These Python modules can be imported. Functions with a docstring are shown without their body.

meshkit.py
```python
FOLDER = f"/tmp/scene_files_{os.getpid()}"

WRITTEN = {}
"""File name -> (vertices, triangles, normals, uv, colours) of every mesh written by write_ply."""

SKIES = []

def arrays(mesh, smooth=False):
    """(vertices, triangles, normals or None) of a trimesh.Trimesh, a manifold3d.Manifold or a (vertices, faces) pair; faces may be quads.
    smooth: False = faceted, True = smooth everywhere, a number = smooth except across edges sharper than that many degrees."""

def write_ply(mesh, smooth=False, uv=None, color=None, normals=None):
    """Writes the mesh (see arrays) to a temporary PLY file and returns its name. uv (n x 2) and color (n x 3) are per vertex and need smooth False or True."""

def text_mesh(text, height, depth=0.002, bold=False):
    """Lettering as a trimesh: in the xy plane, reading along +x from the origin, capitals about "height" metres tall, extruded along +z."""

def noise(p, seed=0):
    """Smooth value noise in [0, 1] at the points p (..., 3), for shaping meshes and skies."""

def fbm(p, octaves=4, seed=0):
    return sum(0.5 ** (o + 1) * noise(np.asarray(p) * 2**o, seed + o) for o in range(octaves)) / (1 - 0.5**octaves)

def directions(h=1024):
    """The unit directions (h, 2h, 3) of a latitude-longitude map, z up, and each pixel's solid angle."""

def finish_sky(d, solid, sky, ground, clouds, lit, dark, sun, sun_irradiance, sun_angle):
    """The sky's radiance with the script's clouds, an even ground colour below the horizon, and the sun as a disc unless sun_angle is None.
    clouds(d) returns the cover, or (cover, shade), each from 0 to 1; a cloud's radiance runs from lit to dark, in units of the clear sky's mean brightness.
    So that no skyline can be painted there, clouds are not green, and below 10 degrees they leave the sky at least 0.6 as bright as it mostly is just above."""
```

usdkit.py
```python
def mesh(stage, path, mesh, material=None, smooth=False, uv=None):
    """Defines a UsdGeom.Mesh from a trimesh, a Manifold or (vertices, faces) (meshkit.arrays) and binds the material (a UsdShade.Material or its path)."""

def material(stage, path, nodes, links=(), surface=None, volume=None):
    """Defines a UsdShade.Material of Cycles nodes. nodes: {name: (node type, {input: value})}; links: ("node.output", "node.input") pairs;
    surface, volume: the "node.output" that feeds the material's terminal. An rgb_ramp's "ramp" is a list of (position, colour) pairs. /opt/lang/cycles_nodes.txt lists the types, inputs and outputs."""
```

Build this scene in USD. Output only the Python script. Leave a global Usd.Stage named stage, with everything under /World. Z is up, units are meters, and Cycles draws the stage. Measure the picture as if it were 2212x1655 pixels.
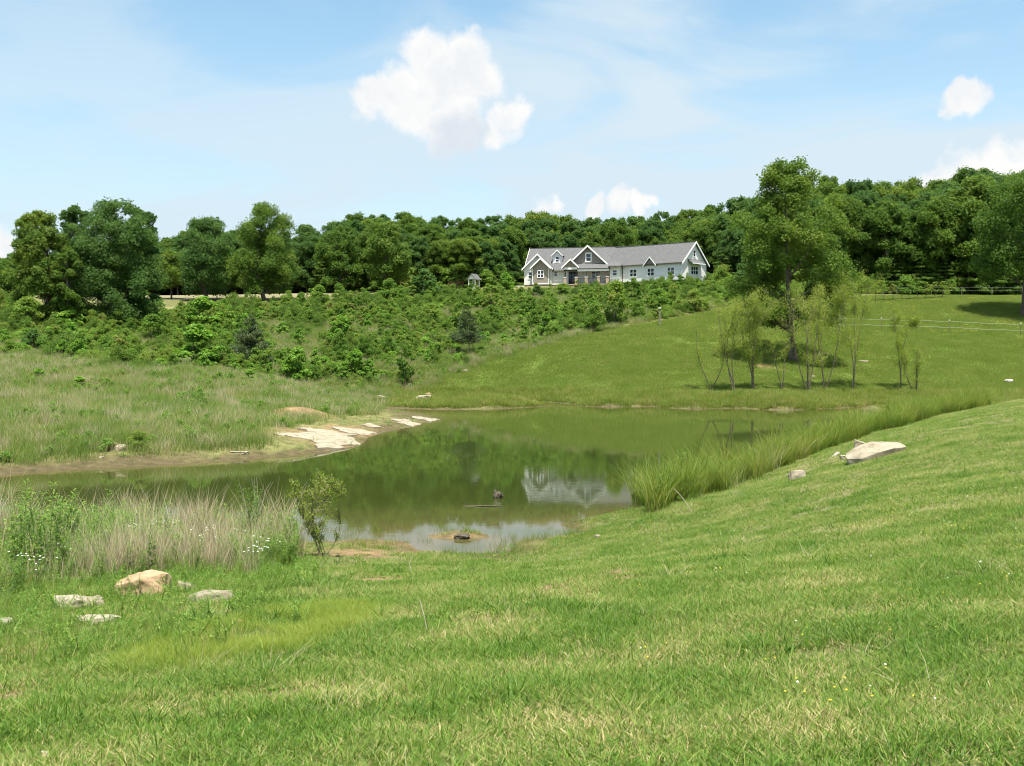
import math
import numpy as np
import trimesh, usdkit, meshkit
from pxr import Gf, Sdf, Usd, UsdGeom, UsdLux, UsdShade, Vt
from scipy.interpolate import RBFInterpolator, RegularGridInterpolator
from shapely.geometry import Polygon

stage = Usd.Stage.CreateInMemory()
UsdGeom.SetStageUpAxis(stage, 'Z')
UsdGeom.SetStageMetersPerUnit(stage, 1.0)
UsdGeom.Xform.Define(stage, '/World')
UsdGeom.Scope.Define(stage, '/World/Looks')

# ------------------------------------------------------------------ camera, sky, sun, exposure
FPX, CX, CY, YH = 2168.0, 1106.0, 827.5, 744.0          # focal length, centre and horizon in units of a 2212 x 1655 picture
PITCH = math.atan((CY - YH) / FPX)
CAMZ = 6.0
cam = UsdGeom.Camera.Define(stage, '/World/camera')
cam.CreateFocalLengthAttr(36.0 * FPX / 2212.0)
cam.CreateHorizontalApertureAttr(36.0)
cam.CreateVerticalApertureAttr(36.0 * 1655 / 2212)
cam.CreateClippingRangeAttr(Gf.Vec2f(0.1, 20000))
cam.CreateFStopAttr(0.0)
cam.CreateExposureAttr(1.12)
cx_ = UsdGeom.Xformable(cam)
cx_.AddTranslateOp().Set(Gf.Vec3d(0, 0, CAMZ))
cx_.AddRotateXOp().Set(90 - math.degrees(PITCH))

SUN_EL = math.radians(74)
SUN_AZ = math.atan2(0.25, -0.97)                          # atan2(x, y) of the direction towards the sun
SUNDIR = np.array([math.cos(SUN_EL) * math.sin(SUN_AZ), math.cos(SUN_EL) * math.cos(SUN_AZ), math.sin(SUN_EL)])
sun = UsdLux.DistantLight.Define(stage, '/World/sun')
sun.CreateIntensityAttr(1.25)
sun.CreateAngleAttr(0.53)
sun.CreateNormalizeAttr(True)
sun.CreateColorAttr(Gf.Vec3f(1.0, 0.95, 0.86))
_m = Gf.Matrix4d().SetRotate(Gf.Rotation(Gf.Vec3d(0, 0, 1), Gf.Vec3d(*SUNDIR)))
sun.AddTransformOp().Set(_m)


def ray(px, py):
    d = np.array([(px - CX) / FPX, 1.0, -(py - CY) / FPX])
    c, s = math.cos(PITCH), math.sin(PITCH)
    return np.array([d[0], c * d[1] + s * d[2], -s * d[1] + c * d[2]])


def unit(px, py):
    d = ray(px, py)
    return d / np.linalg.norm(d)


SKY_STRENGTH = 0.10
def sky_material():
    n, l = {}, []
    n['tc'] = ('texture_coordinate', {})
    n['sky'] = ('sky_texture', {'sky_type': 'single_scattering', 'sun_disc': False, 'sun_elevation': SUN_EL, 'sun_rotation': SUN_AZ,
                                'altitude': 200.0, 'air_density': 1.0, 'aerosol_density': 1.6, 'ozone_density': 1.0})
    DIRN = 'tc.generated'
    # billows: the direction is pushed about by noise before it is measured against each cloud's lobes
    n['wn'] = ('noise_texture', {'scale': 26.0, 'detail': 6.0, 'roughness': 0.58})
    l.append((DIRN, 'wn.vector'))
    n['wsub'] = ('vector_math', {'math_type': 'subtract', 'vector2': (0.5, 0.5, 0.5)})
    l.append(('wn.color', 'wsub.vector1'))
    n['wsc'] = ('vector_math', {'math_type': 'scale', 'scale': 0.056})
    l.append(('wsub.vector', 'wsc.vector1'))
    n['wd'] = ('vector_math', {'math_type': 'add'})
    l += [(DIRN, 'wd.vector1'), ('wsc.vector', 'wd.vector2')]

    def lobes(tag, items, soft):
        prev = None
        for k, (px, py, r) in enumerate(items):
            a, b = f'{tag}d{k}', f'{tag}m{k}'
            n[a] = ('vector_math', {'math_type': 'distance', 'vector2': tuple(unit(px, py))})
            l.append(('wd.vector', a + '.vector1'))
            n[b] = ('math', {'math_type': 'divide', 'value2': r / FPX})
            l.append((a + '.value', b + '.value1'))
            if prev:
                c = f'{tag}s{k}'
                n[c] = ('math', {'math_type': 'smoothmin', 'value3': soft})
                l.extend([(prev, c + '.value1'), (b + '.value', c + '.value2')])
                prev = c + '.value'
            else:
                prev = b + '.value'
        return prev
    main = lobes('a', [(932, 135, 56), (1000, 122, 52), (1022, 168, 54), (940, 182, 56), (990, 225, 56), (858, 196, 56), (800, 212, 40), (900, 240, 54), (950, 275, 44), (1000, 280, 38), (1102, 252, 44), (1066, 288, 34), (1126, 240, 30),
                       (2060, 222, 30), (2095, 212, 32), (2085, 385, 54), (2150, 368, 52), (2025, 398, 42), (2205, 385, 50), (1345, 430, 30), (1290, 446, 24), (1385, 440, 22),
                       (1180, 440, 26), (-15, 540, 42), (3050, 300, 120), (-900, 250, 130), (-700, 330, 90), (2700, 450, 80)], 0.14)
    n['cov'] = ('map_range', {'range_type': 'smoothstep', 'from_min': 1.28, 'from_max': 0.62, 'to_min': 0.0, 'to_max': 1.0, 'clamp': True})
    l.append((main, 'cov.value'))
    # grey undersides: a second set of lobes low in the cumulus
    under = lobes('b', [(960, 300, 40), (1000, 305, 42), (1020, 290, 34), (3050, 380, 80), (-900, 330, 90)], 0.3)
    n['shd'] = ('map_range', {'range_type': 'smoothstep', 'from_min': 1.7, 'from_max': 0.2, 'to_min': 0.0, 'to_max': 0.75, 'clamp': True})
    l.append((under, 'shd.value'))
    # soft grey modelling inside the billows
    n['bn'] = ('noise_texture', {'scale': 15.0, 'detail': 5.0, 'roughness': 0.55})
    l.append(('wd.vector', 'bn.vector'))
    n['bs'] = ('map_range', {'range_type': 'smoothstep', 'from_min': 0.44, 'from_max': 0.72, 'to_min': 0.0, 'to_max': 0.42, 'clamp': True})
    l.append(('bn.fac', 'bs.value'))
    n['sh2'] = ('math', {'math_type': 'maximum'})
    l += [('shd.result', 'sh2.value1'), ('bs.result', 'sh2.value2')]
    # high veil of cirrus, streaked
    n['map'] = ('mapping', {'mapping_type': 'point', 'rotation': (0.0, 0.12, 0.5), 'scale': (1.2, 1.0, 4.2)})
    l.append((DIRN, 'map.vector'))
    n['cn'] = ('noise_texture', {'scale': 2.6, 'detail': 7.0, 'roughness': 0.52, 'distortion': 0.6})
    l.append(('map.vector', 'cn.vector'))
    n['cir'] = ('map_range', {'range_type': 'smoothstep', 'from_min': 0.34, 'from_max': 0.60, 'to_min': 0.0, 'to_max': 1.0, 'clamp': True})
    l.append(('cn.fac', 'cir.value'))
    # pale haze low in the sky
    n['sep'] = ('separate_xyz', {})
    l.append((DIRN, 'sep.vector'))
    n['low'] = ('map_range', {'range_type': 'smoothstep', 'from_min': 0.02, 'from_max': 0.34, 'to_min': 0.6, 'to_max': 0.0, 'clamp': True})
    l.append(('sep.z', 'low.value'))
    n['side'] = ('map_range', {'range_type': 'smoothstep', 'from_min': -0.45, 'from_max': 0.40, 'to_min': 0.45, 'to_max': 1.1, 'clamp': True})   # the cirrus sheet thickens towards the right
    l.append(('sep.x', 'side.value'))
    n['cirs'] = ('math', {'math_type': 'multiply', 'use_clamp': True})
    l += [('cir.value', 'cirs.value1'), ('side.result', 'cirs.value2')]
    n['veil'] = ('math', {'math_type': 'add', 'use_clamp': True})
    l += [('cirs.value', 'veil.value1'), ('low.value', 'veil.value2')]
    n['hs'] = ('hsv', {'hue': 0.478, 'saturation': 1.0, 'value': SKY_GAIN})
    l.append(('sky.color', 'hs.color'))
    n['mv'] = ('mix_color', {'blend_type': 'mix', 'b': VEIL, 'use_clamp_result': False})
    l += [('veil.value', 'mv.fac'), ('hs.color', 'mv.a')]
    n['cc'] = ('mix_color', {'blend_type': 'mix', 'a': CLOUD_LIT, 'b': CLOUD_DARK, 'use_clamp_result': False})
    l.append(('sh2.value', 'cc.fac'))
    n['mc'] = ('mix_color', {'blend_type': 'mix', 'use_clamp_result': False})
    l += [('cov.result', 'mc.fac'), ('mv.result', 'mc.a'), ('cc.result', 'mc.b')]
    l = [(a.replace('cir.value', 'cir.result').replace('low.value', 'low.result') if a in ('cir.value', 'low.value') else a, b) for a, b in l]
    n['bg'] = ('background_shader', {'strength': SKY_STRENGTH})
    l.append(('mc.result', 'bg.color'))
    return usdkit.material(stage, '/World/Looks/sky_look', n, l, surface='bg.background')


SKY_GAIN = 1.0
VEIL = (3.2, 3.85, 4.3)
CLOUD_LIT = (4.6, 4.6, 4.55)
CLOUD_DARK = (3.0, 3.4, 3.85)
dome = UsdLux.DomeLight.Define(stage, '/World/sky')
dome.CreateIntensityAttr(1.0)
dome.GetPrim().SetCustomDataByKey('kind', 'structure')
UsdShade.MaterialBindingAPI.Apply(dome.GetPrim()).Bind(sky_material())

# ------------------------------------------------------------------ helpers
_used = {}


def numbered(parent, name):
    k = (parent, name)
    _used[k] = _used.get(k, -1) + 1
    return f'{parent}/{name}' + (f'_{_used[k]:03d}' if _used[k] else '')


def tag(prim, label=None, cat=None, group=None, kind=None):
    p = prim.GetPrim() if hasattr(prim, 'GetPrim') else prim
    for k, v in (('label', label), ('category', cat), ('group', group), ('kind', kind)):
        if v:
            p.SetCustomDataByKey(k, v)
    return prim


def path_of(parent):
    return '/World' if parent is None else str(parent.GetPath())


def add(name, mesh, mat, parent=None, smooth=False, tint=None):
    if isinstance(mesh, list):
        mesh = trimesh.util.concatenate(mesh)
    m = usdkit.mesh(stage, numbered(path_of(parent), name), mesh, mat, smooth)
    if tint is not None:
        UsdGeom.PrimvarsAPI(m).CreatePrimvar('tint', Sdf.ValueTypeNames.FloatArray, 'vertex').Set(Vt.FloatArray.FromNumpy(np.asarray(tint, np.float32)))
    return m


def thing(name, label, cat, loc=(0, 0, 0), rz=0.0, scale=None, group=None, kind=None, ref=None, tilt=None):
    x = UsdGeom.Xform.Define(stage, numbered('/World', name))
    x.AddTranslateOp().Set(Gf.Vec3d(*map(float, loc)))
    if tilt:
        x.AddRotateXYZOp().Set(Gf.Vec3f(tilt[0], tilt[1], rz))
    elif rz:
        x.AddRotateZOp().Set(rz)
    if scale is not None:
        x.AddScaleOp().Set(Gf.Vec3f(*map(float, scale)))
    tag(x, label, cat, group, kind)
    if ref is not None:
        x.GetPrim().GetReferences().AddInternalReference(ref.GetPath())
        x.GetPrim().SetInstanceable(True)
    return x


def kind_of(name):
    """A class prim that copies refer to."""
    if not stage.GetPrimAtPath('/World/Kinds'):
        stage.CreateClassPrim('/World/Kinds')
    p = stage.DefinePrim(f'/World/Kinds/{name}', 'Xform')
    return p


def scatter(name, label, cat, protos, pos, rot, scl, idx, kind='stuff'):
    """One PointInstancer of prototypes [(mesh, material, tint, smooth)]. rot: quaternions (w, x, y, z); scl: (n, 3)."""
    pi = UsdGeom.PointInstancer.Define(stage, numbered('/World', name))
    UsdGeom.Scope.Define(stage, f'{pi.GetPath()}/kinds')
    targets = []
    for k, (mesh, mat, tint, sm) in enumerate(protos):
        m = add('clump', mesh, mat, stage.GetPrimAtPath(f'{pi.GetPath()}/kinds'), sm, tint)
        targets.append(m.GetPath())
    pi.CreatePrototypesRel().SetTargets(targets)
    pi.CreateProtoIndicesAttr(Vt.IntArray.FromNumpy(np.asarray(idx, np.int32)))
    pi.CreatePositionsAttr(Vt.Vec3fArray.FromNumpy(np.asarray(pos, np.float32)))
    q = np.asarray(rot, np.float32)
    pi.CreateOrientationsAttr(Vt.QuathArray([Gf.Quath(float(a), float(b), float(c), float(d)) for a, b, c, d in q]))
    pi.CreateScalesAttr(Vt.Vec3fArray.FromNumpy(np.asarray(scl, np.float32)))
    tag(pi, label, cat, None, kind)
    return pi


def quats(nrm, yaw):
    """Turn about z by yaw, then tilt z onto nrm."""
    h = yaw / 2
    qz = np.stack([np.cos(h), 0 * h, 0 * h, np.sin(h)], 1)
    ax = np.stack([-nrm[:, 1], nrm[:, 0], 0 * nrm[:, 0]], 1)
    w = 1 + nrm[:, 2]
    qt = np.concatenate([w[:, None], ax], 1)
    qt /= np.linalg.norm(qt, axis=1, keepdims=True)
    a, b = qt, qz
    return np.stack([a[:, 0] * b[:, 0] - (a[:, 1:] * b[:, 1:]).sum(1),
                     a[:, 0] * b[:, 1] + a[:, 1] * b[:, 0] + a[:, 2] * b[:, 3] - a[:, 3] * b[:, 2],
                     a[:, 0] * b[:, 2] - a[:, 1] * b[:, 3] + a[:, 2] * b[:, 0] + a[:, 3] * b[:, 1],
                     a[:, 0] * b[:, 3] + a[:, 1] * b[:, 2] - a[:, 2] * b[:, 1] + a[:, 3] * b[:, 0]], 1)


def norm(a):
    return a / np.maximum(np.linalg.norm(a, axis=-1, keepdims=True), 1e-9)


# ------------------------------------------------------------------ terrain
C = []
def cp(x, y, z):
    C.append((x, y, z))
def dp(px, Y, z):                      # a point at picture column px, Y metres away
    C.append(((px - CX) / FPX * Y, Y, z))


for x in (-40, -15, 0, 15, 40):
    cp(x, -14, 4.9); cp(x, -3, 4.6 if x < 10 else 4.7)
cp(0, 0, 4.4); cp(-3, 0, 4.35); cp(4, 0, 4.45)
cp(0, 5, 3.69); cp(0, 10, 3.0); cp(0, 20, 1.42); cp(0, 24.5, .62); cp(0, 28, .10); cp(-3, 28, .16); cp(0, 31, .0); cp(0, 33, -.08); cp(-5, 28, .22); cp(-2.5, 25, .55); cp(3, 31, .25)
cp(-3, 10, 2.9); cp(-6, 8, 3.0); cp(-6, 16, 2.0); cp(-10, 12, 2.3); cp(-10, 20, 1.5); cp(-12, 26, .75); cp(-12, 30.5, 0.05); cp(-16, 30, .2); cp(-8, 31, .05)
cp(-18, 20, 1.7); cp(-25, 30, 1.3); cp(-30, 40, 1.4); cp(-27, 42, .35); cp(-22, 35, .1); cp(-45, 20, 2.5); cp(-45, 45, 2.4)
cp(2.7, 10, 3.25); cp(5.5, 20, 2.25); cp(8.2, 30, 1.5); cp(10, 36.4, 1.15); cp(5, 33, .62)
cp(14.8, 37.9, 2.4); cp(10, 20, 3.2); cp(15.3, 30, 3.15); cp(20.4, 40, 3.1); cp(26, 51, 2.9); cp(36, 66, 2.6); cp(44, 80, 2.2)
cp(40, 50, 3.2); cp(30, 30, 3.6); cp(60, 60, 3.4); cp(52, 88, 1.6)
for x, y in ((5.7, 37.5), (10.5, 46), (17, 57), (25, 69.5), (34, 82), (41, 90)):
    cp(x, y, 0.0)
for x, y, z in ((3, 35, .0), (0, 40, -.9), (0, 60, -1.8), (5, 80, -1.6), (-14, 44, -.6), (25, 85, -.9), (14, 70, -1.4), (-8, 56, -.7), (4, 92, -1.0), (-16, 38, -.5), (-2, 36, -.35), (32, 89, -.4)):
    cp(x, y, z)
for x, y, z in ((21, 86, -.9), (24, 90, -.6), (28, 87, -.9), (31, 91, -.45), (34, 88, -.5), (37, 91, -.25), (27.5, 91.6, -.5), (34, 92, -.35)):
    cp(x, y, z)
def shore(px, py, z=0.0):
    d = ray(px, py)
    t = (z - CAMZ) / d[2]
    C.append((d[0] * t, d[1] * t, z))
for px, py in ((942, 905), (880, 923), (800, 943), (720, 972), (600, 986), (400, 1001), (200, 1011), (50, 1022), (905, 893), (850, 886), (826, 876),
               (850, 871), (1000, 872), (1106, 873), (1250, 875), (1400, 878), (1600, 882), (1750, 885), (1900, 886)):
    shore(px, py)
cp(-24.5, 43, 0.0)
# a low bank above the waterline
for px, py in ((720, 958), (600, 972), (400, 985), (200, 995), (60, 1003)):
    shore(px, py, .25)
for px, py in ((880, 862), (1100, 862), (1300, 864), (1500, 868), (1700, 872), (1880, 874)):
    shore(px, py, .55)
dp(640, 70, 1.0); dp(590, 69, .95); dp(400, 58, 1.05); dp(100, 52, .85); dp(100, 75, 2.3); dp(0, 98, 4.8); dp(300, 93, 4.0); dp(600, 95, 2.3); dp(850, 112, 1.5); dp(700, 88, 1.3)
dp(760, 75, .6); dp(850, 82, .3); dp(-300, 60, 2.4); dp(-300, 100, 6)
dp(0, 120, 8.4); dp(400, 135, 8.7); dp(700, 140, 8.8); dp(1000, 135, 6.25); dp(900, 116, 3.0); dp(500, 168, 13.7); dp(800, 165, 13.7); dp(1000, 170, 14.2); dp(0, 160, 13.5)
for px in (1100, 1250, 1400, 1530):
    dp(px, 186, 16.7); dp(px, 200, 17.2)
def field(px, Y, dz=0.0):
    dp(px, Y, .225 * (Y - 98) + dz)
for px, Y in ((1240, 128), (1420, 138), (1700, 150), (1720, 116), (1300, 116), (1350, 106), (2100, 131), (2212, 121), (2212, 106), (1900, 140), (1950, 120), (1500, 125), (2350, 125)):
    field(px, Y)
dp(1900, 158, 13.2); dp(2100, 158, 13.5); dp(2300, 158, 13.6); dp(2100, 172, 14.2); dp(1700, 170, 14.2); dp(2400, 170, 14.5)
dp(1100, 215, 18.2); dp(1500, 220, 18.8); dp(700, 205, 16.5); dp(300, 205, 16); dp(1900, 205, 19.5); dp(2200, 210, 21.5); dp(1106, 262, 20); dp(0, 262, 18); dp(2212, 262, 27); dp(-200, 200, 16)
_c = np.array(C)
_rbf = RBFInterpolator(_c[:, :2], _c[:, 2], kernel='thin_plate_spline', smoothing=0.15, neighbors=60)
XA, YA = np.arange(-122, 124, 1.5), np.arange(-16, 268, 1.5)
_g = np.stack(np.meshgrid(XA, YA, indexing='ij'), -1)
_z = _rbf(_g.reshape(-1, 2)).reshape(_g.shape[:2])
from scipy.interpolate import RectBivariateSpline
_sp = RectBivariateSpline(XA, YA, _z, kx=3, ky=3)


def mound(x, y, cx, cy, rx, ry, h):
    return h * np.exp(-(((x - cx) / rx) ** 2 + ((y - cy) / ry) ** 2))


def height(x, y):
    x, y = np.asarray(x, float), np.asarray(y, float)
    z = _sp.ev(np.clip(x, -122, 122), np.clip(y, -16, 266))
    p = np.stack([x, y, 0 * x], -1)
    d = np.hypot(x, y)
    a = np.clip((d - 4) / 60, 0, 1)
    land = np.clip((z - 0.02) / 0.5, 0.12, 1)
    z = z + land * ((meshkit.fbm(p / 3.1, 4, 5) - .5) * (.20 - .08 * a) + (meshkit.fbm(p / .62, 3, 9) - .5) * .055)
    z = z + mound(x, y, -1.55, 31.3, .9, .40, .24) + mound(x, y, -15.0, 71, 2.2, 2.0, .55)       # muddy hump in the shallows, orange dirt heap
    z = z - mound(x, y, -1.45, 29.5, 1.0, .7, .36) - mound(x, y, .9, 31.9, 1.9, .7, .24) - mound(x, y, -6.4, 31.0, .8, .7, .40)       # little pools
    far = np.clip((np.abs(y - 100) - 190) / 900, 0, 1)
    return z + 30 * far * (y > 100)


def proj(p):
    p = np.asarray(p, float)
    x, y, z = p[..., 0], p[..., 1], p[..., 2] - CAMZ
    c, s = math.cos(PITCH), math.sin(PITCH)
    f, u = c * y - s * z, s * y + c * z
    return np.stack([CX + FPX * x / f, CY - FPX * u / f], -1)


def G(px, py, far=260.0):
    """Where the sight line through a picture point meets the ground."""
    d = ray(px, py)
    t = np.concatenate([np.arange(2, 60, .05), np.arange(60, far, .2)])
    p = np.array([0, 0, CAMZ]) + t[:, None] * d
    below = np.nonzero(p[:, 2] < height(p[:, 0], p[:, 1]))[0]
    k = below[0] if len(below) else len(t) - 1
    x, y = p[k, 0], p[k, 1]
    return np.array([x, y, float(height(x, y))])


def GY(px, Y):
    x = (px - CX) / FPX * Y
    return np.array([x, Y, float(height(x, Y))])


def in_poly(poly, pts):
    x, y = pts[:, 0], pts[:, 1]
    inside = np.zeros(len(pts), bool)
    for (x0, y0), (x1, y1) in zip(poly, poly[1:] + poly[:1]):
        if y0 != y1:
            inside ^= ((y0 > y) != (y1 > y)) & (x < (x1 - x0) * (y - y0) / (y1 - y0) + x0)
    return inside


def slope_normal(x, y, e=.5):
    return norm(np.stack([-(height(x + e, y) - height(x - e, y)) / (2 * e), -(height(x, y + e) - height(x, y - e)) / (2 * e), np.ones_like(x)], -1))


FIELD = [(862, 845), (900, 828), (960, 800), (1130, 748), (1290, 715), (1420, 694), (1560, 668), (1700, 650), (1900, 638), (2400, 630), (2400, 862), (1900, 872), (1400, 868), (900, 864)]


PATCHES = [(-15.0, 71, 2.4, 2.0), (-11.4, 60.5, 2.6, 3.6), (-10.5, 66, 2.0, 3.0), (28.5, 113, 2.2, 1.5)]
for _px, _py, _rx, _ry in ((1690, 1372, 120, 24), (1445, 1347, 32, 9), (25, 1420, 60, 34), (40, 1505, 95, 26), (190, 1545, 90, 14), (130, 1640, 120, 24), (1010, 1345, 90, 12), (420, 1440, 60, 9), (1850, 1585, 80, 16), (1650, 1650, 90, 14),
                           (2110, 1245, 50, 10), (2130, 1120, 40, 8), (1330, 1235, 120, 14), (830, 1250, 60, 12), (1180, 1270, 90, 10), (800, 1195, 90, 14), (640, 1500, 160, 12), (860, 1570, 140, 14), (1250, 1560, 70, 8), (1400, 1480, 60, 7)):
    _a, _b, _c2 = G(_px, _py), G(_px, _py - _ry), G(_px + _rx, _py)
    PATCHES.append((_a[0], _a[1], max(.15, abs(_c2[0] - _a[0])), max(.12, _b[1] - _a[1])))


def zones(x, y, z):
    """Ground cover weights at the points: field (mown grass), lawn (near bank), mud, orange dirt, meadow (left bank)."""
    pts = proj(np.stack([x, y, z], -1))
    pts[y < 1] = -9999
    field_ = in_poly(FIELD, pts) & (y > 92)
    n1 = meshkit.fbm(np.stack([x, y, 0 * x], -1) / 1.3, 4, 3)
    n2 = meshkit.fbm(np.stack([x, y, 0 * x], -1) / 5.0, 4, 11)
    mud = np.clip((np.where(y > 86, .26, np.where(x < -8, .38, .26)) - z + (n1 - .5) * .6) / .22, 0, 1) * (y > 24) * (y < 112) * (x < 70)
    nearmud = np.clip(1 - np.minimum(np.hypot((x + 4.5) / 3.4, (y - 26.6) / 2.8), np.hypot((x + .6) / 2.6, (y - 29.3) / 2.4)) + (n1 - .5) * 1.3, 0, 1)
    dirt = np.zeros_like(x)
    for cx, cy, rx, ry in PATCHES:
        dirt = np.maximum(dirt, np.clip(1.25 - np.hypot((x - cx) / rx, (y - cy) / ry) + (n1 - .5) * 1.6, 0, 1))
    dirt = np.maximum(dirt, np.clip((n2 - .70) * 9, 0, 1) * (y < 34) * .6)
    return dict(field=field_.astype(float), mud=np.maximum(mud, nearmud * .75), dirt=dirt, n1=n1, n2=n2)


def axis(pieces):
    out = [np.arange(a, b, s) for a, b, s in pieces]
    return np.concatenate(out + [[pieces[-1][1]]])


gx = axis([(-1500, -200, 100), (-200, -60, 3.5), (-60, -20, .9), (-20, 20, .38), (20, 60, .8), (60, 200, 3.5), (200, 1500, 100)])
gy = axis([(-600, -40, 70), (-40, 2, 2.0), (2, 40, .33), (40, 110, .62), (110, 230, 1.6), (230, 340, 6), (340, 2200, 120)])
GX, GYY = np.meshgrid(gx, gy, indexing='ij')
GZ = height(GX, GYY)
gv = np.stack([GX, GYY, GZ], -1).reshape(-1, 3)
ii, jj = np.meshgrid(np.arange(len(gx) - 1), np.arange(len(gy) - 1), indexing='ij')
q0 = (ii * len(gy) + jj).ravel()
gf = np.stack([q0, q0 + len(gy), q0 + len(gy) + 1, q0 + 1], 1)
zz = zones(gv[:, 0], gv[:, 1], gv[:, 2])
GREEN, FIELDG, DRY, MUD, DIRT, LITTER = (np.array(c) for c in ((.125, .130, .046), (.115, .165, .032), (.25, .21, .10), (.088, .072, .035), (.215, .145, .075), (.065, .060, .028)))
dryness = np.clip((zz['n2'] - .42) * 2.2, 0, 1)[:, None]
col = GREEN * (1 - dryness * .55) + DRY * dryness * .55
f = zz['field'][:, None]
streak = meshkit.fbm(np.stack([gv[:, 0] / 9, gv[:, 1] / 4.5, 0 * gv[:, 0]], -1), 5, 21)[:, None]
col = col * (1 - f) + f * (FIELDG * (.88 + .1 * streak) + (DRY - FIELDG) * np.clip((streak - .58) * 1.0, 0, .06))
wood = ((gv[:, 1] > 176) & (np.abs(gv[:, 0] - 18) > 28) | (gv[:, 1] > 208))[:, None]
col = np.where(wood, LITTER, col)
br_ = ((gv[:, 1] > 90) & (gv[:, 1] < 200) & (f[:, 0] < .5))[:, None]
col = np.where(br_ & ~wood, GREEN * (.8 + .3 * zz['n2'][:, None]) + (DRY - GREEN) * np.clip((zz['n2'][:, None] - .55) * 2, 0, .4), col)
strip = ((gv[:, 1] > 164) & (gv[:, 1] < 186) & (gv[:, 0] < -33) & (gv[:, 0] > -75))[:, None]
col = np.where(strip, np.array([.19, .17, .095]), col)
col = col * (1 - zz['mud'][:, None]) + MUD * zz['mud'][:, None]
col = col * (1 - zz['dirt'][:, None]) + DIRT * (.7 + .5 * zz['n1'][:, None]) * zz['dirt'][:, None]
under = np.clip(-gv[:, 2:3] / .5, 0, 1)
col = col * (1 - .5 * under)

M = {}
def mat(name, nodes, links, surface='p.BSDF'):
    M[name] = usdkit.material(stage, f'/World/Looks/{name}', nodes, links, surface=surface)
    return M[name]


mat('ground', {
    'a': ('attribute', {'attribute': 'cover'}), 'g': ('geometry', {}),
    'n': ('noise_texture', {'scale': 2.2, 'detail': 8.0, 'roughness': 0.7}), 'n2': ('noise_texture', {'scale': 17.0, 'detail': 5.0, 'roughness': 0.7}),
    'r': ('map_range', {'from_min': .3, 'from_max': .7, 'to_min': .55, 'to_max': 1.45}), 'r2': ('map_range', {'from_min': .3, 'from_max': .7, 'to_min': .7, 'to_max': 1.3}),
    'm1': ('vector_math', {'math_type': 'scale'}), 'm2': ('vector_math', {'math_type': 'scale'}),
    'b': ('bump', {'strength': 0.8, 'distance': 0.06}), 'p': ('principled_bsdf', {'roughness': .95, 'specular_ior_level': .15})},
    [('g.position', 'n.vector'), ('g.position', 'n2.vector'), ('n.fac', 'r.value'), ('n2.fac', 'r2.value'), ('a.color', 'm1.vector1'), ('r.result', 'm1.scale'),
     ('m1.vector', 'm2.vector1'), ('r2.result', 'm2.scale'), ('m2.vector', 'p.base_color'), ('n2.fac', 'b.height'), ('b.normal', 'p.normal')])
ground = usdkit.mesh(stage, '/World/ground', (gv, gf), M['ground'], True)
UsdGeom.PrimvarsAPI(ground).CreatePrimvar('cover', Sdf.ValueTypeNames.Color3fArray, 'vertex').Set(Vt.Vec3fArray.FromNumpy(col.astype(np.float32)))
tag(ground, 'grassy hillside and banks sloping around the pond', kind='structure')

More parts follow.
